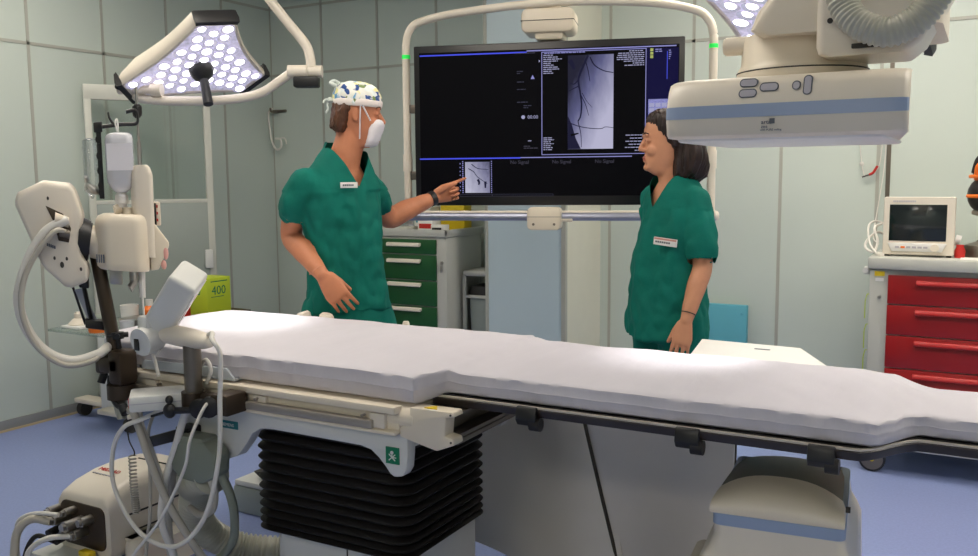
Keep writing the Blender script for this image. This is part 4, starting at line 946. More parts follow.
cable('hanging_hose', [(-1.95, 1.84, .56), (-1.925, 1.85, .50), (-1.92, 1.86, .43), (-1.95, 1.88, .34), (-2.03, 1.90, .26), (-2.12, 1.93, .22), (-2.2, 1.97, .21)], .0135, grn_grey, 'sage-grey tube curving round beside the black bellows', 'tube', 12)
cable('hanging_hose', [(-1.97, 1.82, .55), (-1.965, 1.83, .50), (-1.99, 1.84, .44), (-2.06, 1.86, .405), (-2.13, 1.88, .41)], .011, tubeg, 'short grey tube bending inwards below the hose holder', 'tube', 12)
cable('hanging_hose', [(-2.09, 1.83, .60), (-2.13, 1.83, .56), (-2.18, 1.85, .46), (-2.21, 1.86, .339), (-2.20, 1.87, .211), (-2.17, 1.92, .02)], .013, tubeg, 'light grey tube falling in front of the ribbed suction hose', 'tube', 12)
b = BM(); corr(b, [(-1.99, 1.845, .545), (-2.08, 1.88, .515), (-2.19, 1.95, .46), (-2.29, 2.05, .39), (-2.375, 2.12, .27), (-2.40, 2.20, .16), (-2.36, 2.30, .08), (-2.25, 2.38, .056), (-2.12, 2.47, .055), (-2.04, 2.64, .055)], .050, .019, .08, 24)
solo('corrugated_hose', b, corrm, 'ribbed sage-grey hose bending from the hose holder down along the floor', 'hose', (-2.1, 2.1, .003), ang=60)
t = thing('hose_holder', 'sage-grey plastic hose holder with a black bar below the left end of the table', 'holder', (-2.05, 1.84, .5))
b = BM(); box(b, -2.085, -1.975, 1.80, 1.87, .60, .672, bev=.015); prism(b, [(-2.12, .575), (-2.08, .535), (-1.99, .53), (-1.93, .56), (-1.925, .63), (-1.97, .662), (-2.09, .655)], 'y', 1.795, 1.865, .014); obj('holder_body', b, grn_grey, t)
b = BM(); M2 = Matrix.Translation(V((-2.185, 1.85, .634))) @ Matrix.Rotation(math.radians(-18), 4, 'Y'); box(b, -.075, .085, -.014, .014, -.017, .017, bev=.004, M=M2); cyl(b, (-2.245, 1.837, .615), (-2.245, 1.834, .615), .006, n=10); box(b, -2.115, -2.06, 1.825, 1.88, .64, .685, bev=.004); obj('support_bar', b, black, t)

# control display on its clamp
t = thing('control_display', 'tilted grey control display on a short bronze post clamped to the table rail', 'display', (-2.0, 1.82, .77))
b = BM(); Lx = V((.66, 0, .75)).normalized(); Wx = V((.75, 0, -.66)).normalized()
MR = Matrix((Lx, V((0, 1, 0)), Wx.cross(V((0, 0, 0))) if False else V((-Wx.x, 0, -Wx.z)))).transposed().to_4x4()
MR = Matrix((Lx, V((0, 1, 0)), -Wx)).transposed().to_4x4(); MR.translation = V((-2.095, 1.80, 1.055)); MR = MR @ Matrix.Rotation(math.radians(32), 4, 'X')
box(b, -.15, .128, -.045, .075, -.050, .036, bev=.014, seg=4, M=MR); obj('display_case', b, offw, t)
b = BM(); box(b, -.13, .108, -.035, .065, -.052, -.049, bev=.0008, M=MR); obj('screen', b, white, t)
b = BM()
for i, (x, w) in enumerate(((.03, .018), (.0, .012), (-.03, .02), (.06, .01))): box(b, x, x+w, -.02+.01*i, .005+.01*i, -.0526, -.0518, mi=i % 2, M=MR)
obj('screen_icon', b, [inkm, redp], t)
b = BM(); loft(b, [[V((-2.11 + .19*u - .0, 1.80 + .035*math.cos(a)*s, .975 + .0*u + .028*math.sin(a)*s - .012*u)) for a in [2*PI*i/20 for i in range(20)]] for u, s in ((0, .8), (.1, 1.0), (.3, 1.05), (.6, 1.0), (.85, .85), (.97, .6), (1.0, .35))]); obj('pod_arm', b, cream2, t, ang=60)
b = BM(); cyl(b, (-2.14, 1.735, .955), (-2.14, 1.79, .965), .042, n=28); box(b, -2.165, -2.12, 1.745, 1.79, .97, 1.03, bev=.008); obj('tilt_joint', b, offw, t)
b = BM(); box(b, -2.165, -2.145, 1.732, 1.736, .93, .965, bev=.001, M=None); obj('rocker_switch', b, black, t)
b = BM(); cyl(b, (-2.0, 1.80, .78), (-2.0, 1.80, .965), .0255, n=28); obj('post', b, dsteel, t)
b = BM(); cyl(b, (-2.0, 1.80, .765), (-2.0, 1.80, .812), .036, n=24); box(b, -2.03, -1.86, 1.79, 1.83, .77, .81, bev=.008); box(b, -1.90, -1.835, 1.765, 1.845, .762, .822, bev=.006); obj('rail_clamp', b, bronze, t)
b = BM(); lathe(b, [(.024, -.022), (.03, -.018), (.03, 0), (.02, .004)], (-1.895, 1.755, .785), (.5, -1, 0), 16); obj('clamp_knob', b, black, t)
b = BM(); lathe(b, [(.022, -.022), (.028, -.018), (.028, 0), (.02, .004)], (-1.94, 1.755, .775), (.2, -1, 0), 16); obj('clamp_knob', b, black, t)
b = BM(); cyl(b, (-2.03, 1.735, .765), (-1.95, 1.765, .77), .010, n=12); ell(b, (-2.03, 1.735, .765), (.020, .017, .022)); ell(b, (-2.03, 1.735, .797), (.011, .011, .013)); cyl(b, (-2.09, 1.72, .745), (-2.03, 1.735, .765), .004, n=8); obj('toggle_handle', b, black, t)
# power box
t = thing('power_box', 'small white box with a red switch lying on the clamp bracket of the table rail', 'box', (-2.12, 1.80, .786))
b = BM(); MP = Matrix.Translation(V((-2.10, 1.765, .785))) @ Matrix.Rotation(math.radians(48), 4, 'Z'); box(b, -.085, .085, -.058, .058, -.022, .026, bev=.008, M=MP); obj('box_case', b, offw, t)
b = BM(); box(b, -.088, -.083, -.03, -.008, -.014, .012, bev=.001, M=MP); obj('red_switch', b, redp, t)
b = BM(); box(b, -.0858, .0858, -.0588, .0588, .002, .004, M=MP); obj('case_seam', b, grayb, t)
cable('short_cable', [(-2.10, 1.78, 1.0), (-2.165, 1.80, .92), (-2.156, 1.80, .875), (-2.135, 1.79, .845)], .0055, tubew, 'short white cable between the control display and the power box')
cable('short_cable', [(-2.03, 1.84, .85), (-1.985, 1.835, .90), (-1.965, 1.835, .87), (-1.985, 1.835, .83)], .006, tubew, 'white cable bow beside the bronze post of the control display')
b = BM(); prism(b, [(-2.30, .845), (-1.90, .845), (-1.93, .875), (-2.28, .868)], 'y', 1.86, 1.868, .001); box(b, -2.30, -1.90, 1.862, 1.93, .839, .844)
solo('plastic_sleeve', b, [mat('clear_film', (200, 206, 212), .15, alpha=.75)], 'crumpled clear plastic film along the mattress edge behind the control display', 'film', (-2.1, 1.88, .839))

# ------------------------------------------------------------------ pump cart on the floor
t = thing('pump_cart', 'low cream wheeled pump cart with cables plugged in its front, under the table head', 'pump', (-2.82, 2.2, 0))
secs = [(2.0, .065, .285), (2.01, .06, .298), (2.06, .06, .322), (2.14, .06, .340), (2.24, .06, .347), (2.34, .06, .34), (2.42, .06, .318), (2.455, .065, .29), (2.47, .08, .25)]
def csec(y, z0, z1):
    x0, x1 = -2.96, -2.675
    return [V((x, y, z)) for x, z in rrect(x0, x1, z0, z1, .05, 7)]
b = BM(); loft(b, [csec(*s) for s in secs]); obj('cart_shell', b, cream2, t, ang=50)
b = BM(); prism(b, rrect(-2.94, -2.70, .10, .262, .03), 'y', 1.994, 2.004, .002); obj('socket_panel', b, bronze, t)
for x, z, l, r in ((-2.95, .225, .05, .016), (-2.90, .205, .07, .018), (-2.86, .235, .05, .015), (-2.82, .20, .08, .02), (-2.77, .215, .05, .018), (-2.80, .165, .06, .018), (-2.87, .16, .05, .015)):
    b = BM(); cyl(b, (x, 2.0, z), (x, 2.0-l, z), r, n=14); cyl(b, (x, 2.0-l, z), (x, 2.0-l-.012, z), r*.7, n=12); obj('plug_socket', b, steel, t)
for x, z in ((-2.955, .205), (-2.93, .16), (-2.89, .14)):
    b = BM(); cyl(b, (x, 2.0, z), (x, 1.93, z-.01), .015, n=12); obj('black_plug', b, black, t)
b = BM(); box(b, -2.80, -2.74, 1.955, 1.985, .085, .105, bev=.004); obj('yellow_tag', b, yellow, t)
b = BM(); box(b, -3.0, -2.68, 1.90, 2.05, .055, .08, bev=.008); obj('base_plate', b, offw, t)
for q in ((-2.68, -2.672, 2.08, 2.36, .215, .222), (-2.68, -2.672, 2.10, 2.40, .15, .156), (-2.86, -2.70, 2.28, 2.285, .343, .3485)):
    b = BM(); box(b, *q, bev=.0015); obj('vent_slot', b, seal, t)
b = BM(); loft(b, [[V((x, y, z)) for x, y in rrect(-2.68, -2.60+o, 2.04-o*.5, 2.40, .04)] for z, o in ((.0, .0), (.11, 0), (.135, -.02), (.14, -.04))]); obj('side_foot', b, cream2, t)
b = BM(); text(b, 'MEDRAD', .028, (-2.90, 2.13, .3395), (1, 0, .0), (0, .98, .16), .0008); obj('red_lettering', b, redp, t)
b = BM(); 
for i in range(7): box(b, -2.90+.018*i, -2.888+.018*i, 2.105, 2.112, .333, .336)
obj('grey_lettering', b, grayb, t)
for x, y in ((-2.97, 1.97), (-2.72, 1.97), (-2.93, 2.40), (-2.71, 2.40)):
    b = BM(); cyl(b, (x-.014, y, .036), (x+.014, y, .036), .036, n=20); obj('caster', b, black, t)
pc = 'cables plugged into the pump cart'
cable('pump_cable', [(-2.86, 1.93, .236), (-2.95, 1.90, .235), (-3.02, 1.88, .20), (-3.04, 1.88, .12), (-3.00, 1.86, .02)], .0075, tubew, 'thin white cable arching out of the front of the pump cart')
cable('pump_cable', [(-2.90, 1.925, .205), (-2.96, 1.89, .215), (-3.0, 1.86, .17), (-3.0, 1.84, .08), (-2.98, 1.80, .01)], .015, tubeg, 'thick grey cable arching out of the front of the pump cart', n=14)
cable('pump_cable', [(-2.80, 1.94, .165), (-2.86, 1.88, .165), (-2.92, 1.85, .12), (-2.92, 1.83, .05), (-2.90, 1.80, .012)], .010, tubew, 'lower white cable with a yellow tie below the pump cart sockets')
cable('pump_cable', [(-2.89, 1.93, .13), (-2.95, 1.90, .15), (-2.97, 1.87, .10), (-2.96, 1.84, .012)], .009, black, 'black cable at the lower left of the pump cart front')
for x, y, lab in ((-2.50, 2.10, 'red bracket foot on the floor beside the pump cart'), (-2.42, 2.36, 'red wedge on the floor behind the ribbed hose')):
    b = BM(); prism(b, [(x-.05, 0), (x+.05, 0), (x+.04, .045), (x-.02, .03)], 'y', y-.03, y+.03, .004); solo('red_chock', b, redp, lab, 'chock', (x, y, 0))
# pedal box behind the hoses
t = thing('foot_switch', 'grey-white foot switch box on the floor between the hoses and the bellows', 'foot switch', (-2.68, 2.80, 0))
b = BM(); box(b, -2.79, -2.57, 2.70, 2.90, .0, .12, bev=.012); obj('switch_case', b, panel_g, t)
b = BM(); box(b, -2.78, -2.58, 2.702, 2.89, .12, .145, bev=.006); obj('switch_cover', b, offw, t)
b = BM(); prism(b, [(-2.65, .145), (-2.59, .145), (-2.61, .19), (-2.71, .18)], 'y', 2.74, 2.82, .006); obj('switch_pedal', b, seal, t)
cable('floor_cable', [(-2.57, 2.74, .05), (-2.5, 2.66, .012), (-2.42, 2.60, .008), (-2.28, 2.58, .008), (-2.17, 2.62, .008)], .005, black, 'thin black cable on the floor leading from the foot switch towards the table')

# ------------------------------------------------------------------ glass-topped trolley
t = thing('supply_trolley', 'trolley with a green-edged glass shelf and white column near the left wall', 'trolley', (-4.4, 3.45, 0))
b = BM(); box(b, -4.44, -3.80, 3.0, 3.92, .616, .63, bev=.002); obj('glass_shelf', b, shelfglass, t)
b = BM(); box(b, -4.53, -4.33, 3.37, 3.55, .06, .60, bev=.012); box(b, -4.50, -3.9, 3.40, 3.52, .585, .616, bev=.004); obj('column', b, white, t)
b = BM(); box(b, -4.82, -4.53, 3.40, 3.50, .085, .115, bev=.008); obj('foot_bar', b, cream2, t)
b = BM(); box(b, -4.45, -4.18, 3.28, 3.37, .085, .115, bev=.008); obj('foot_bar', b, cream2, t)
for x, y in ((-4.79, 3.45), (-4.21, 3.32)):
    b = BM(); cyl(b, (x-.018, y, .043), (x+.018, y, .043), .043, n=20); cyl(b, (x, y, .05), (x, y, .09), .012, n=10); obj('caster', b, seal, t)
# tray and the things on it
t = thing('instrument_tray', 'long dark-edged tray on the glass shelf beside the mattress head', 'tray', (-4.0, 3.65, .63))
b = BM(); box(b, -4.16, -3.82, 3.42, 3.90, .63, .636, bev=.002)
for q in ((-4.16, -4.152, 3.42, 3.90), (-3.828, -3.82, 3.42, 3.90), (-4.16, -3.82, 3.42, 3.428), (-4.16, -3.82, 3.892, 3.90)): box(b, *q, .63, .66, bev=.002)
obj('tray_pan', b, dsteel, t)
t = thing('glove_box', 'lime green glove box standing on the dark-edged tray behind the control display', 'box', (-4.0, 3.8, .636))
b = BM(); box(b, -4.125, -3.965, 3.70, 3.885, .636, .855, bev=.002); obj('box_carton', b, lime, t)
b = BM(); text(b, '400', .075, (-3.9645, 3.735, .755), (0, 1, 0), (0, 0, 1), .0006); text(b, '400', .065, (-4.115, 3.6995, .755), (1, 0, 0), (0, 0, 1), .0006)
box(b, -3.9652, -3.9644, 3.73, 3.86, .83, .836); box(b, -3.9652, -3.9644, 3.73, 3.83, .74, .744); obj('box_print', b, badge_g, t)
b = BM(); box(b, -3.80-.02, -3.70-.02+.0, 3.55, 3.80, .60, .603); solo('lime_card', b, lime, 'flat lime green card lying at the tray edge next to the mattress', 'card', (-3.77, 3.67, .60)); 
def lath(nm, prof, x, y, z, m, label, cat, cap=None):
    b = BM(); lathe(b, prof, (x, y, z), n=20)
    if cap: lathe(b, cap, (x, y, z), n=16, mi=1)
    return solo(nm, b, [m, white], label, cat, (x, y, z))
lath('dropper_bottle', [(.05, 0), (.055, .02), (.03, .045), (.022, .05), (.022, .075), (.014, .085)], -4.34, 3.12, .63, cream2, 'small cream squeeze bottle at the outer end of the glass shelf', 'bottle')
lath('specimen_jar', [(.045, 0), (.048, .01), (.048, .05), (.04, .052)], -4.10, 3.06, .63, orange, 'orange jar on the glass shelf beside the injector pole', 'jar')
lath('paper_cup', [(.045, 0), (.05, .10), (.047, .10), (.042, .01)], -4.22, 3.36, .63, white, 'white cup on the glass shelf right of the injector pole', 'cup')
lath('medicine_bottle', [(.035, 0), (.038, .01), (.038, .07), (.016, .095)], -4.15, 3.44, .66-.03, orange, 'orange bottle with a white cap on the glass shelf', 'bottle', [(.02, .09), (.02, .125), (.004, .125)])
lath('medicine_bottle', [(.03, 0), (.032, .08), (.018, .10)], -4.06, 3.50, .636, bottlep, 'clear bottle with a white cap at the tray corner', 'bottle', [(.018, .098), (.018, .125), (.004, .125)])
lath('medicine_bottle', [(.03, 0), (.032, .07), (.015, .09)], -4.02, 3.58, .636, [redp][0], 'small red bottle with a white cap on the tray beside the glove box', 'bottle', [(.016, .088), (.016, .11), (.004, .11)])
lath('saline_cup', [(.035, 0), (.04, .05), (.036, .05), (.03, .01)], -4.02, 3.18, .63, bottlep, 'low clear cup on the front of the glass shelf', 'cup')
b = BM(); box(b, -4.40, -4.24, 3.05, 3.22, .63, .645, bev=.006); solo('swab_pack', b, tagm, 'white folded swab pack on the glass shelf', 'pack', (-4.32, 3.13, .63))
b = BM(); box(b, -4.42, -4.36, 3.22, 3.36, .63, .67, bev=.012); solo('wipe_pack', b, panel_g, 'grey wipe pack at the outer edge of the glass shelf', 'pack', (-4.39, 3.29, .63))
b = BM(); box(b, -4.14, -3.98, 3.22, 3.36, .63, .68, bev=.005); solo('kidney_dish', b, steel, 'flat steel box on the glass shelf under the injector housing', 'box', (-4.06, 3.29, .63))

# ------------------------------------------------------------------ mobile lead-glass screen
A = V((-4.79, 3.60, 0)); dS = V((.53, .848, 0)).normalized(); nS = V((-dS.y, dS.x, 0)); WS = .69
MS = Matrix((dS, nS, V((0, 0, 1)))).transposed().to_4x4(); MS.translation = A
t = thing('mobile_screen', 'framed radiation screen with a glass upper half and grey lower panel by the left wall', 'screen', tuple(A + dS*.34))
for s0, s1 in ((-.03, .012), (WS-.02, WS+.025)):
    b = BM(); box(b, s0, s1, -.02, .02, .10, 2.01, bev=.006, M=MS); obj('frame_post', b, frame_m, t)
b = BM(); box(b, -.03, WS+.025, -.021, .021, 1.92, 2.012, bev=.006, M=MS); obj('top_beam', b, frame_m, t)
b = BM(); box(b, .01, WS-.015, -.018, .018, .14, 1.295, bev=.004, M=MS); obj('lower_panel', b, panel_g, t)
b = BM(); box(b, .01, WS-.015, -.020, .020, 1.285, 1.310, bev=.003, M=MS); obj('mid_bar', b, frame_m, t)
b = BM(); box(b, .005, WS-.01, -.006, .006, 1.30, 1.93, M=MS); obj('lead_glass', b, glassm, t)
b = BM(); box(b, WS-.05, WS+.0, -.04, -.018, .86, .98, bev=.006, M=MS); obj('latch_box', b, offw, t)
for s in (0, WS):
    b = BM(); box(b, s-.03, s+.03, -.14, .10, .075, .11, bev=.008, M=MS); obj('foot_beam', b, frame_m, t)
for s in (0, WS):
    for d in (-.11, .07):
        b = BM(); q = MS @ V((s, d, .038)); cyl(b, q - dS*.014, q + dS*.014, .038, n=18); obj('caster', b, seal, t)

# ------------------------------------------------------------------ people
# a person is built in a level frame: x across the view, y away from it, z up, origin between the feet
def ring(c, f, a, bq, n=28, e=2.3, tilt=0):
    """horizontal superellipse: c centre, f facing (x,y), a half width across, bq half depth (or (front, back))"""
    f = V((f[0], f[1], 0)).normalized(); s = V((f.y, -f.x, 0))
    bf, bb = bq if isinstance(bq, tuple) else (bq, bq)
    out = []
    for i in range(n):
        t = 2*PI*i/n; cc, ss = math.cos(t), math.sin(t)
        x = math.copysign(abs(cc)**(2/e), cc); y = math.copysign(abs(ss)**(2/e), ss)
        out.append(V(c) + s*a*x + f*(bf if y > 0 else bb)*y)
    return out
def limb(bm, pts, k=5, n=18, mi=0):
    """tapered round limb through (point, radius) with rounded ends"""
    P = [V(p) for p, r in pts]; R = [r for p, r in pts]
    Q = spline(P, k) if len(P) > 2 else P
    m = len(Q); rr = []
    for i in range(m):
        if len(P) > 2:
            u = i/k; j = min(int(u), len(R)-2); t = u-j; t = t*t*(3-2*t); rr.append(R[j]*(1-t)+R[j+1]*t)
        else: rr.append(R[i])
    d0 = (Q[0]-Q[1]).normalized(); d1 = (Q[-1]-Q[-2]).normalized()
    pre = [(Q[0]+d0*rr[0]*math.sin(a), rr[0]*math.cos(a)) for a in (1.45, 1.0, .5)]
    post = [(Q[-1]+d1*rr[-1]*math.sin(a), rr[-1]*math.cos(a)) for a in (.5, 1.0, 1.45)]
    al = pre + list(zip(Q, rr)) + post
    x, y, _ = basis((al[1][0]-al[0][0])); rings = []
    for i, (p, r) in enumerate(al):
        dd = (al[min(i+1, len(al)-1)][0]-al[max(i-1, 0)][0]).normalized()
        x = (x - dd*x.dot(dd)).normalized(); y = dd.cross(x)
        rings.append([p + x*r*math.cos(2*PI*j/n) + y*r*math.sin(2*PI*j/n) for j in range(n)])
    loft(bm, rings, True, mi)
def hand(bm, w, d, nrm, side, curl, s=1.0, thumb=(.62, .62, .35), spread=.09, wr=.026):
    """w wrist, d towards the fingers, nrm palm normal, side towards the thumb; curl: angle per joint for index..little"""
    w = V(w); d = V(d).normalized(); sd = V(side); sd = (sd - d*sd.dot(d)).normalized(); nn = V(nrm); nn = (nn - d*nn.dot(d) - sd*nn.dot(sd)).normalized()
    def sec(l, a, h, off=0, n=20):
        return [w + d*l*s + sd*(off + a*math.copysign(abs(math.cos(t))**.8, math.cos(t)))*s + nn*h*math.copysign(abs(math.sin(t))**.8, math.sin(t))*s for t in [2*PI*i/n for i in range(n)]]
    loft(bm, [sec(-.03, .021, .018), sec(0, .024, .018), sec(.022, .033, .0175, .003), (sec(.05, .040, .0165, .003)), sec(.075, .0415, .0145), sec(.094, .040, .0115), sec(.102, .036, .008)])
    for k, (o, L, r) in enumerate(((.030, .072, .0084), (.0105, .080, .0087), (-.0105, .074, .0083), (-.0295, .058, .0074))):
        p = w + d*.088*s + sd*o*s; dr = (d + sd*spread*(o/.03)).normalized(); pts = [(p, r*s*1.12)]
        ang = 0
        ca = curl[k] if isinstance(curl[k], (tuple, list)) else (curl[k],)*3
        for q, fr in enumerate((.46, .30, .24)):
            ang += ca[q]
            v = dr*math.cos(ang) + nn*math.sin(ang)
            p = p + v*L*fr*s; pts.append((p, r*s*(1-.09*(q+1))))
        limb(bm, pts, 3, 12)
    td = (d*thumb[0] + sd*thumb[1] + nn*thumb[2]).normalized(); t2 = (td + d*.45).normalized()
    b0 = w + d*.018*s + sd*.020*s + nn*.004*s
    limb(bm, [(b0, .0165*s), (b0+td*.034*s, .0135*s), (b0+td*.034*s+t2*.03*s, .0105*s), (b0+td*.034*s+t2*.056*s, .0085*s)], 3, 12)
HEAD = [(-.022, .050, -.040, .040), (-.006, .074, -.050, .046), (.008, .086, -.056, .050), (.025, .089, -.062, .056), (.045, .089, -.070, .061), (.07, .0885, -.080, .066), (.095, .086, -.089, .070), (.118, .085, -.095, .0725), (.14, .0905, -.098, .0745), (.165, .089, -.099, .0745), (.19, .080, -.094, .070), (.21, .064, -.082, .059), (.225, .042, -.060, .042), (.233, .015, -.03, .02)]
class Head:
    def __init__(s, chin, face, scale, tilt=0):
        s.c = V(chin); s.f = V((face[0], face[1], 0)).normalized(); s.s = V((s.f.y, -s.f.x, 0)); s.k = scale; s.t = tilt   # s.s = the person's right side
    def p(h, fwd, side, z):
        q = V((0, 0, .08)); f, zz = fwd, z-.08
        f, zz = f*math.cos(h.t) - zz*math.sin(h.t), f*math.sin(h.t) + zz*math.cos(h.t)
        return h.c + h.f*f*h.k + h.s*side*h.k + V((0, 0, (zz+.08)*h.k))
    def rings(h, tab, n=30, e=2.15):
        out = []
        for z, fr, bk, hw in tab:
            r = []
            for i in range(n):
                t = 2*PI*i/n; c, s_ = math.cos(t), math.sin(t)
                x = math.copysign(abs(c)**(2/e), c)*hw; y = math.copysign(abs(s_)**(2/e), s_); mid = (fr+bk)/2; half = (fr-bk)/2
                if y > 0: x *= 1-.16*y*y          # narrower towards the front
                r.append(h.p(mid+half*y, x, z))
            out.append(r)
        return out
    def frame(h): return Matrix((h.f, -h.s, V((0, 0, 1)))).transposed()
    def build(h, bm, female=False):
        loft(bm, h.rings(HEAD))
        M = h.frame()
        # nose
        nl = .113 if female else .116
        limb(bm, [(h.p(.083, 0, .130), .008*h.k), (h.p(.097, 0, .108), .0085*h.k), (h.p(nl-.009, 0, .088), .0115*h.k)], 3, 12)
        for s in (-1, 1):
            ell(bm, h.p(.093, s*.011, .082), (.011*h.k, .008*h.k, .008*h.k), M)
            ell(bm, h.p(.060, s*.033, .078), (.026*h.k, .024*h.k, .026*h.k), M)     # cheek
            ell(bm, h.p(.084, s*.030, .141), (.010*h.k, .026*h.k, .008*h.k), M)     # brow ridge
            ell(bm, h.p(.0775, s*.032, .121), (.0125*h.k, .017*h.k, .0105*h.k), M)  # lids
            # ear
            if female: continue
            ell(bm, h.p(-.008, s*.0745, .112), (.017*h.k, .007*h.k, .030*h.k), M); ell(bm, h.p(-.002, s*.076, .090), (.009*h.k, .006*h.k, .012*h.k), M)
        ell(bm, h.p(.088, 0, .052), (.011*h.k, .022*h.k, .0065*h.k), M); ell(bm, h.p(.086, 0, .040), (.011*h.k, .020*h.k, .007*h.k), M)
        ell(bm, h.p(.080, 0, .012), (.016*h.k, .022*h.k, .015*h.k), M)
def paint_face(b, h):
    for f in b.faces:
        c = f.calc_center_median() - h.c
        fw, sd, z = c.dot(h.f)/h.k, c.dot(h.s)/h.k, c.z/h.k
        if fw > .088 and abs(sd) < .022 and .036 < z < .058: f.material_index = 1
def eyes(h, par):
    for s in (-1, 1):
        b = BM(); ell(b, h.p(.0785, s*.031, .1205), (.0105*h.k, .0115*h.k, .0062*h.k), h.frame()); ell(b, h.p(.0860, s*.031, .1205), (.0042*h.k, .0052*h.k, .0052*h.k), h.frame(), 1); 
        yield b
def folds(b, amp, fq, seed, zlo=None, keep=None):
    b.normal_update()
    mv = []
    for v in b.verts:
        p = v.co
        w = noise.noise(V((p.x*fq, p.y*fq, p.z*fq*.35+seed))) + .6*abs(noise.noise(V((p.x*fq*1.9+3, p.y*fq*1.9, (p.z+p.x*.4)*fq*1.1+seed)))) - .25 + .35*noise.noise(V((p.x*fq*3+1, p.y*fq*3, p.z*fq*2.2+seed)))
        mv.append(v.normal*amp*w*(keep(p) if keep else 1))
    for v, d in zip(b.verts, mv): v.co += d
def cutplane(b, co, no):
    bmesh.ops.bisect_plane(b, geom=b.verts[:]+b.edges[:]+b.faces[:], plane_co=co, plane_no=no, dist=1e-5)
def cutfaces(b, test):
    fs = [f for f in b.faces if test(f.calc_center_median(), f.normal)]
    bmesh.ops.delete(b, geom=fs, context='FACES')
class Person:
    def __init__(s, root, label):
        s.M = Matrix.Translation(V(root)) @ Matrix((RT, AW, V((0, 0, 1)))).transposed().to_4x4()
        s.t = thing('person', label, 'person', root)
    def add(s, name, bm, mats, parent=None, label=None, ang=60):
        bmesh.ops.transform(bm, matrix=s.M, verts=bm.verts)
        return obj(name, bm, mats, parent or s.t, ang, label=label)

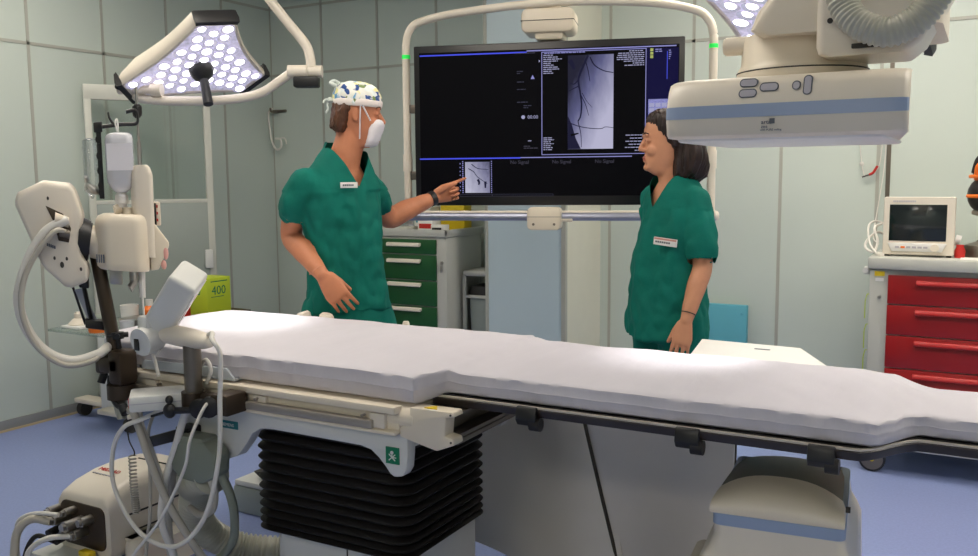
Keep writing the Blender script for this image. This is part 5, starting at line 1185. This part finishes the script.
# ---- the pointing man
def man():
    P = Person((-2.263, 2.838, 0), 'man in green scrubs, face mask and floral cap pointing at the display')
    F = (.66, -.75); R = (-.75, -.66)         # torso facing, his right
    h = Head((.068, .02, 1.572), (1, .10), .94, math.radians(-3))
    def J(u, w, z): return V((u, w, z))
    Rs, Re, Rw = J(-.148, -.105, 1.412), J(-.205, -.01, 1.200), J(-.050, -.20, 1.060)
    Ls, Le, Lw = J(.085, .12, 1.418), J(.155, .27, 1.258), J(.345, .40, 1.340)
    b = BM()
    h.build(b)
    loft(b, [ring((-.005+.0*i, .01, z), F, a, d, e=2.1) for i, (z, a, d) in enumerate(((.93, .15, .10), (1.10, .145, .095), (1.30, .150, .092), (1.40, .135, .075), (1.45, .10, .068), (1.50, .068, .060)))])
    limb(b, [(J(-.0, .02, 1.43), .066), (J(.014, .015, 1.51), .063), (J(.032, .02, 1.57), .060), (J(.040, .02, 1.62), .056)], 4, 20)
    limb(b, [(Rs + V((.02, .01, -.01)), .036), (Rs.lerp(Re, .5), .046), (Re, .043), (Re.lerp(Rw, .35), .045), (Re.lerp(Rw, .7), .036), (Rw, .0275)], 5)
    hand(b, Rw, J(.60, -.10, -.78), J(-.15, .95, -.2), J(.75, .15, .62), [(.22, .30, .25), (.26, .35, .25), (.30, .38, .28), (.34, .40, .3)], 1.10, thumb=(.72, .30, .6), spread=.10)
    limb(b, [(Ls + V((-.02, 0, -.01)), .036), (Ls.lerp(Le, .5), .044), (Le, .046), (Le.lerp(Lw, .35), .046), (Le.lerp(Lw, .7), .037), (Lw, .028)], 5)
    hand(b, Lw, J(.155, .07, .055), J(.02, -.35, -.9), J(-.2, -.2, .9), [(.10, .10, .05), (1.15, 1.45, .7), (1.2, 1.5, .7), (1.25, 1.5, .7)], 1.04, thumb=(.75, .25, .6))
    # legs and feet
    hipR, kR, aR = J(-.075, -.03, .90), J(-.085, -.02, .48), J(-.09, .02, .08)
    hipL, kL, aL = J(.085, .06, .90), J(.215, .06, .48), J(.27, .08, .08)
    for hp_, k_, a_ in ((hipR, kR, aR), (hipL, kL, aL)):
        limb(b, [(hp_, .085), (hp_.lerp(k_, .5), .075), (k_, .055), (k_.lerp(a_, .35), .052), (a_, .038)], 5); limb(b, [(a_ + V((0, 0, -.04)), .035), (a_ + V((.09, -.10, -.045)), .032)], 3)
    body = remesh(b, .0042, 3); paint_face(body, h)
    P.add('body', body, [skin, lipm])
    # scrub top
    b = BM()
    secs = [(.90, .180, .126, .018), (.93, .178, .126, .014), (1.02, .168, .122, .006), (1.12, .164, .118, .002), (1.22, .170, .118, .0), (1.32, .174, .118, -.004), (1.40, .172, .110, -.006), (1.45, .150, .100, -.002), (1.50, .116, .088, .006), (1.55, .086, .076, .014), (1.60, .072, .068, .020)]
    loft(b, [ring((u, .01, z), F, a, d, e=2.35) for z, a, d, u in secs])
    e1 = Rs.lerp(Re, .50); limb(b, [(Rs + V((.02, .01, .0)), .062), (Rs.lerp(Re, .3), .069), (e1, .070)], 4, 22)
    e2 = Ls.lerp(Le, .64); limb(b, [(Ls + V((-.02, -.01, .0)), .062), (Ls.lerp(Le, .4), .062), (e2, .060)], 4, 22)
    top = remesh(b, .007, 6); folds(top, .021, 9, 1.0, keep=lambda p: 1 if p.z < 1.38 else .3)
    nb = V((.012, .015, 1.52)); Fv = V((F[0], F[1], 0)).normalized(); Sv = V((Fv.y, -Fv.x, 0))
    def vneck(c, n):
        d = c - nb; fw, sd = d.dot(Fv), d.dot(Sv)
        if c.z > 1.572: return True
        return fw > 0 and abs(sd) < .006 + (c.z - 1.405)*.60 and c.z > 1.40
    for sg in (-1, 1): cutplane(top, V((nb.x, nb.y, 1.405)) + Sv*sg*.006, (Sv*sg - V((0, 0, .60))).normalized())
    cutplane(top, V((0, 0, 1.572)), V((0, 0, 1)))
    dR = (Re-Rs).normalized(); dL = (Le-Ls).normalized()
    cutplane(top, e1 + dR*.02, dR); cutplane(top, e2 + dL*.02, dL)
    cutfaces(top, vneck)
    dR = (Re-Rs).normalized(); cutfaces(top, lambda c, n: n.dot(dR) > .55 and (c-e1).length < .10 and (c-e1).dot(dR) > .02)
    dL = (Le-Ls).normalized(); cutfaces(top, lambda c, n: n.dot(dL) > .55 and (c-e2).length < .10 and (c-e2).dot(dL) > .02)
    st = P.add('scrub_top', top, [scrub], label='green short-sleeved scrub top')
    b = BM(); o = J(.046, -.108, 1.402); fx = (Fv*.0+V((.80, .55, 0))).normalized(); nr = V((.55, -.83, 0)).normalized()
    Mt = Matrix((fx, V((0, 0, 1)), fx.cross(V((0, 0, 1))))).transposed().to_4x4(); Mt.translation = o
    box(b, -.036, .036, -.011, .011, -.003, .003, bev=.001, M=Mt)
    for i in range(6): box(b, -.028+.008*i, -.022+.008*i, -.004, .003, .003, .0035, mi=1, M=Mt)
    P.add('name_tag', b, [tagm, inkm], st, 'small white name tag')
    # trousers
    b = BM(); loft(b, [ring((u, .01, z), F, a, d, e=2.3) for z, a, d, u in ((.84, .172, .118, .03), (.93, .168, .116, .02), (1.0, .160, .112, .01))])
    for hp_, k_, a_ in ((hipR, kR, aR), (hipL, kL, aL)): limb(b, [(hp_, .097), (hp_.lerp(k_, .5), .090), (k_, .080), (k_.lerp(a_, .5), .078), (a_ + V((0, 0, .0)), .072)], 5, 22)
    tr = remesh(b, .009, 4); folds(tr, .013, 8, 5.0); P.add('scrub_trousers', tr, [scrub], label='green scrub trousers')
    for a_ in (aR, aL):
        b = BM(); limb(b, [(a_ + V((-.03, .035, -.035)), .045), (a_ + V((.06, -.07, -.035)), .045), (a_ + V((.11, -.125, -.04)), .04)], 4); s_ = remesh(b, .008, 3); cutz = [v for v in s_.verts if v.co.z < .0]
        for v in s_.verts: v.co.z = max(v.co.z, .0)
        P.add('shoe', s_, [white])
    # watch on the left wrist
    b = BM(); ax = (Lw-Le).normalized(); q = Lw - ax*.012; cyl(b, q-ax*.011, q+ax*.011, .033, .031, 24, cap=False); cyl(b, q-ax*.012, q+ax*.012, .0335, .0335, 24); P.add('wrist_watch', b, [black], label='black wrist watch')
    # hair below the cap
    b = BM(); loft(b, h.rings([(.030, -.045, -.080, .045), (.038, -.035, -.100, .062), (.06, -.022, -.115, .074), (.09, -.020, -.116, .0785), (.12, -.018, -.113, .080), (.15, .03, -.108, .080), (.17, .05, -.103, .079)]))
    hb = remesh(b, .005, 2); folds(hb, .010, 30, 2.0); P.add('hair', hb, [hair_m], label='brown hair showing below the cap')
    # cap
    b = BM(); loft(b, h.rings([(.150, .096, -.102, .082), (.158, .100, -.106, .085), (.178, .100, -.109, .0865), (.20, .095, -.108, .084), (.222, .082, -.100, .075), (.242, .056, -.080, .057), (.253, .018, -.045, .03)]))
    cpb = remesh(b, .005, 2); folds(cpb, .006, 22, 4.0); cp = P.add('surgical_cap', cpb, [capm], label='floral blue, yellow and white cap')
    b = BM(); rr = h.rings([(.146, .097, -.103, .083), (.150, .1005, -.1065, .086), (.172, .1025, -.1115, .0885), (.176, .0985, -.108, .085)]); loft(b, rr, cap=False); P.add('cap_band', b, [mat('cap_band_cloth', (236, 226, 220), .8)], cp, 'plain pale band')
    b = BM(); q = h.p(-.115, .01, .165); ell(b, h.p(-.118, .02, .168), (.014, .014, .012)); tube(b, [q, h.p(-.13, .02, .15), h.p(-.125, .025, .13), h.p(-.135, .02, .115)], .006, 8, 4, flat=.5); tube(b, [q, h.p(-.135, .03, .17), h.p(-.145, .03, .155)], .007, 8, 4, flat=.5)
    tube(b, [h.p(-.09, .05, .225), h.p(-.115, .05, .235), h.p(-.10, .04, .245), h.p(-.08, .045, .235)], .008, 8, 4); P.add('cap_tie', b, [mat('cap_tie_cloth', (206, 214, 206), .8)], cp)
    # mask
    b = BM(); loft(b, h.rings([(-.020, .062, .016, .036), (-.014, .085, .018, .050), (.006, .097, .022, .060), (.03, .103, .028, .064), (.055, .109, .034, .067), (.075, .113, .042, .066), (.090, .108, .055, .056), (.096, .100, .07, .042)], e=2.0))
    mk = remesh(b, .0045, 2); folds(mk, .004, 30, 8.0); mo = P.add('face_mask', mk, [maskm], label='white surgical mask')
    b = BM()
    for s in (-1, 1):
        tube(b, [h.p(.055, s*.072, .088), h.p(.040, s*.079, .115), h.p(.02, s*.085, .150)], .0045, 8, 4, flat=.6)
        tube(b, [h.p(.012, s*.066, .012), h.p(.012, s*.079, .06), h.p(.012, s*.084, .11), h.p(.012, s*.0865, .150)], .0055, 8, 4, flat=.5)
    P.add('mask_strap', b, [maskm], mo)
    for bb in eyes(h, P): P.add('eye', bb, [eyew, iris])
    for s in (-1, 1):
        b = BM(); tube(b, [h.p(.088, s*.016, .143), h.p(.091, s*.032, .147), h.p(.080, s*.050, .143)], .004, 8, 4); P.add('eyebrow', b, [browm])
man()

# ---- the woman looking at the display
def woman():
    P = Person((-1.10, 3.42, 0), 'woman with dark brown bob in green scrubs standing below the X-ray detector')
    F = (-.86, -.51)
    h = Head((-.012, .0, 1.452), (-1, .05), .965, math.radians(-2))
    def J(u, w, z): return V((u, w, z))
    Ls, Le, Lw = J(.088, -.115, 1.338), J(.100, -.150, 1.085), J(.030, -.205, .885)
    Rs, Re, Rw = J(-.030, .125, 1.338), J(.0, .19, 1.085), J(-.03, .21, .86)
    b = BM(); h.build(b, True)
    loft(b, [ring((.01, .0, z), F, a, d, e=2.1) for z, a, d in ((.88, .155, .10), (1.02, .125, .09), (1.20, .13, .08), (1.30, .12, .072), (1.36, .09, .06), (1.40, .06, .05))])
    limb(b, [(J(.012, .0, 1.36), .058), (J(.008, .0, 1.41), .050), (J(.0, .0, 1.46), .049), (J(-.004, .0, 1.52), .05)], 4, 20)
    for S, E, W in ((Ls, Le, Lw), (Rs, Re, Rw)): limb(b, [(S + V((0, .02, -.01)), .032), (S.lerp(E, .5), .040), (E, .038), (E.lerp(W, .35), .038), (E.lerp(W, .7), .031), (W, .0235)], 5)
    hand(b, Lw, J(-.035, -.02, -.14), J(.35, .55, -.1), J(-.7, .3, .1), [(.12, .2, .15), (.14, .22, .15), (.16, .25, .16), (.18, .26, .18)], .93, thumb=(.8, .45, .2), spread=.10)
    hand(b, Rw, J(-.035, -.02, -.14), J(-.2, -.6, 0), J(-.7, .1, .1), [.2, .2, .22, .25], .93)
    legs = ((J(.045, -.07, .88), J(.055, -.075, .46), J(.06, -.06, .075)), (J(-.03, .085, .88), J(-.04, .09, .46), J(-.03, .10, .075)))
    for a_, k_, c_ in legs:
        limb(b, [(a_, .082), (a_.lerp(k_, .5), .072), (k_, .05), (k_.lerp(c_, .35), .048), (c_, .034)], 5); limb(b, [(c_ + V((0, 0, -.038)), .032), (c_ + V((-.12, -.06, -.045)), .028)], 3)
    body = remesh(b, .0040, 3); paint_face(body, h); P.add('body', body, [skin_f, lipm])
    b = BM()
    secs = [(.79, .178, .146, -.010), (.86, .176, .144, -.006), (.95, .170, .138, .0), (1.06, .158, .130, .006), (1.16, .152, .126, .013), (1.24, .152, .120, .020), (1.31, .150, .108, .024), (1.365, .128, .094, .022), (1.41, .096, .078, .018), (1.435, .072, .064, .014)]
    loft(b, [ring((u, .0, z), F, a, d, e=2.3) for z, a, d, u in secs])
    ends = []
    for S, E in ((Ls, Le), (Rs, Re)):
        e1 = S.lerp(E, .74); limb(b, [(S + V((-.005, .01, .0)), .056), (S.lerp(E, .4), .062), (e1, .064)], 4, 22); ends.append((S, E, e1))
    top = remesh(b, .0065, 6); folds(top, .020, 9, 11.0, keep=lambda p: 1 if p.z < 1.30 else .35)
    nb = V((.008, 0, 1.41)); Fv = V((F[0], F[1], 0)).normalized(); Sv = V((Fv.y, -Fv.x, 0))
    def vneck(c, n):
        d = c-nb; fw, sd = d.dot(Fv), d.dot(Sv)
        if c.z > 1.428: return True
        return fw > 0 and abs(sd) < .006 + (c.z-1.315)*.52 and c.z > 1.31
    for sg in (-1, 1): cutplane(top, V((nb.x, nb.y, 1.315)) + Sv*sg*.006, (Sv*sg - V((0, 0, .52))).normalized())
    cutplane(top, V((0, 0, 1.428)), V((0, 0, 1)))
    for S, E, e1 in ends: cutplane(top, e1 + (E-S).normalized()*.02, (E-S).normalized())
    cutfaces(top, vneck)
    for S, E, e1 in ends:
        dd = (E-S).normalized(); cutfaces(top, lambda c, n: n.dot(dd) > .55 and (c-e1).length < .10 and (c-e1).dot(dd) > .02)
    st = P.add('scrub_top', top, [scrub], label='loose green scrub top')
    b = BM(); fx = V((.80, -.60, -.10)).normalized(); zz = V((.08, -.06, 1)).normalized(); zz = (zz - fx*zz.dot(fx)).normalized()
    Mt = Matrix((fx, zz, fx.cross(zz))).transposed().to_4x4(); Mt.translation = J(-.042, -.150, 1.178)
    box(b, -.048, .048, -.0145, .0145, -.002, .004, bev=.001, M=Mt); box(b, -.046, .046, .006, .013, .004, .0045, mi=2, M=Mt)
    for i in range(7): box(b, -.040+.009*i, -.033+.009*i, -.006, .001, .004, .0045, mi=1, M=Mt)
    P.add('name_tag', b, [tagm, inkm, mat('tag_pink', (206, 150, 140), .5)], st, 'white name tag on the chest')
    b = BM()
    loft(b, [ring((-.004, 0, z), F, a, d, e=2.2) for z, a, d in ((.78, .165, .115), (.86, .16, .112), (.97, .14, .10))])
    for a_, k_, c_ in legs: limb(b, [(a_, .10), (a_.lerp(k_, .5), .088), (k_, .075), (k_.lerp(c_, .5), .074), (c_, .068)], 5, 22)
    tr = remesh(b, .009, 4); folds(tr, .012, 8, 15.0); P.add('scrub_trousers', tr, [scrub], label='green scrub trousers')
    for a_, k_, c_ in legs:
        b = BM(); limb(b, [(c_ + V((.04, .02, -.035)), .040), (c_ + V((-.08, -.04, -.035)), .042), (c_ + V((-.15, -.075, -.04)), .035)], 4); s_ = remesh(b, .008, 3)
        for v in s_.verts: v.co.z = max(v.co.z, 0)
        P.add('shoe', s_, [white])
    b = BM(); ax = (Lw-Le).normalized(); cyl(b, Lw-ax*.030, Lw-ax*.026, .0275, .0272, 24); P.add('bracelet', b, [seal], label='thin dark bracelet')
    # bob
    hr = [(.246, .015, -.04, .03), (.238, .045, -.078, .06), (.224, .068, -.105, .080), (.205, .078, -.122, .088), (.185, .076, -.128, .092), (.162, .066, -.134, .096), (.14, .050, -.140, .100), (.11, .028, -.150, .105), (.08, -.002, -.160, .109), (.045, -.004, -.166, .112), (.01, .004, -.164, .108), (-.02, .006, -.150, .100), (-.048, -.01, -.122, .078), (-.066, -.045, -.09, .045)]
    b = BM(); loft(b, h.rings(hr)); hb = remesh(b, .0055, 3)
    hb.normal_update()
    for v in hb.verts:
        p = v.co; ang = math.atan2(p.y, p.x)
        w = noise.noise(V((math.cos(ang)*14, math.sin(ang)*14, p.z*6))) + .6*noise.noise(V((p.x*55, p.y*55, p.z*16)))
        v.co += v.normal*(.008*w + .020*noise.noise(V((p.x*18, p.y*18, p.z*11)))*min(1, max(.2, (h.p(0, 0, .15).z-p.z)*8)))
    P.add('hair', hb, [hair_w], label='dark brown shoulder-length bob')
    for bb in eyes(h, P): P.add('eye', bb, [eyew, iris])
    for s in (-1, 1):
        b = BM(); tube(b, [h.p(.088, s*.016, .145), h.p(.090, s*.032, .150), h.p(.080, s*.050, .145)], .0035, 8, 4); P.add('eyebrow', b, [browm])
woman()

# ------------------------------------------------------------------ lamp light and exposure
def spot(loc, target, e, ang, blend, size, col=(1, .97, .95)):
    l = bpy.data.lights.new('lamp_beam', 'SPOT'); l.energy = e; l.spot_size = math.radians(ang); l.spot_blend = blend; l.shadow_soft_size = size; l.color = col
    o = bpy.data.objects.new('lamp_beam', l); COL.objects.link(o); o.location = loc; o.rotation_euler = (V(target)-V(loc)).to_track_quat('-Z', 'Y').to_euler()
spot(L1C + n1*.20, (-2.36, 2.40, .9), 75, 28, .8, .06)
spot(L2C + n2*.12, (-.74, 2.46, .9), 62, 30, .8, .06)
w = bpy.data.worlds.new('world'); SC.world = w; w.use_nodes = True
w.node_tree.nodes['Background'].inputs[0].default_value = (.05, .055, .06, 1); w.node_tree.nodes['Background'].inputs[1].default_value = .3
SC.view_settings.view_transform = 'Standard'; SC.view_settings.look = 'None'; SC.view_settings.gamma = 1
SC.view_settings.use_curve_mapping = False; SC.view_settings.exposure = 0.0
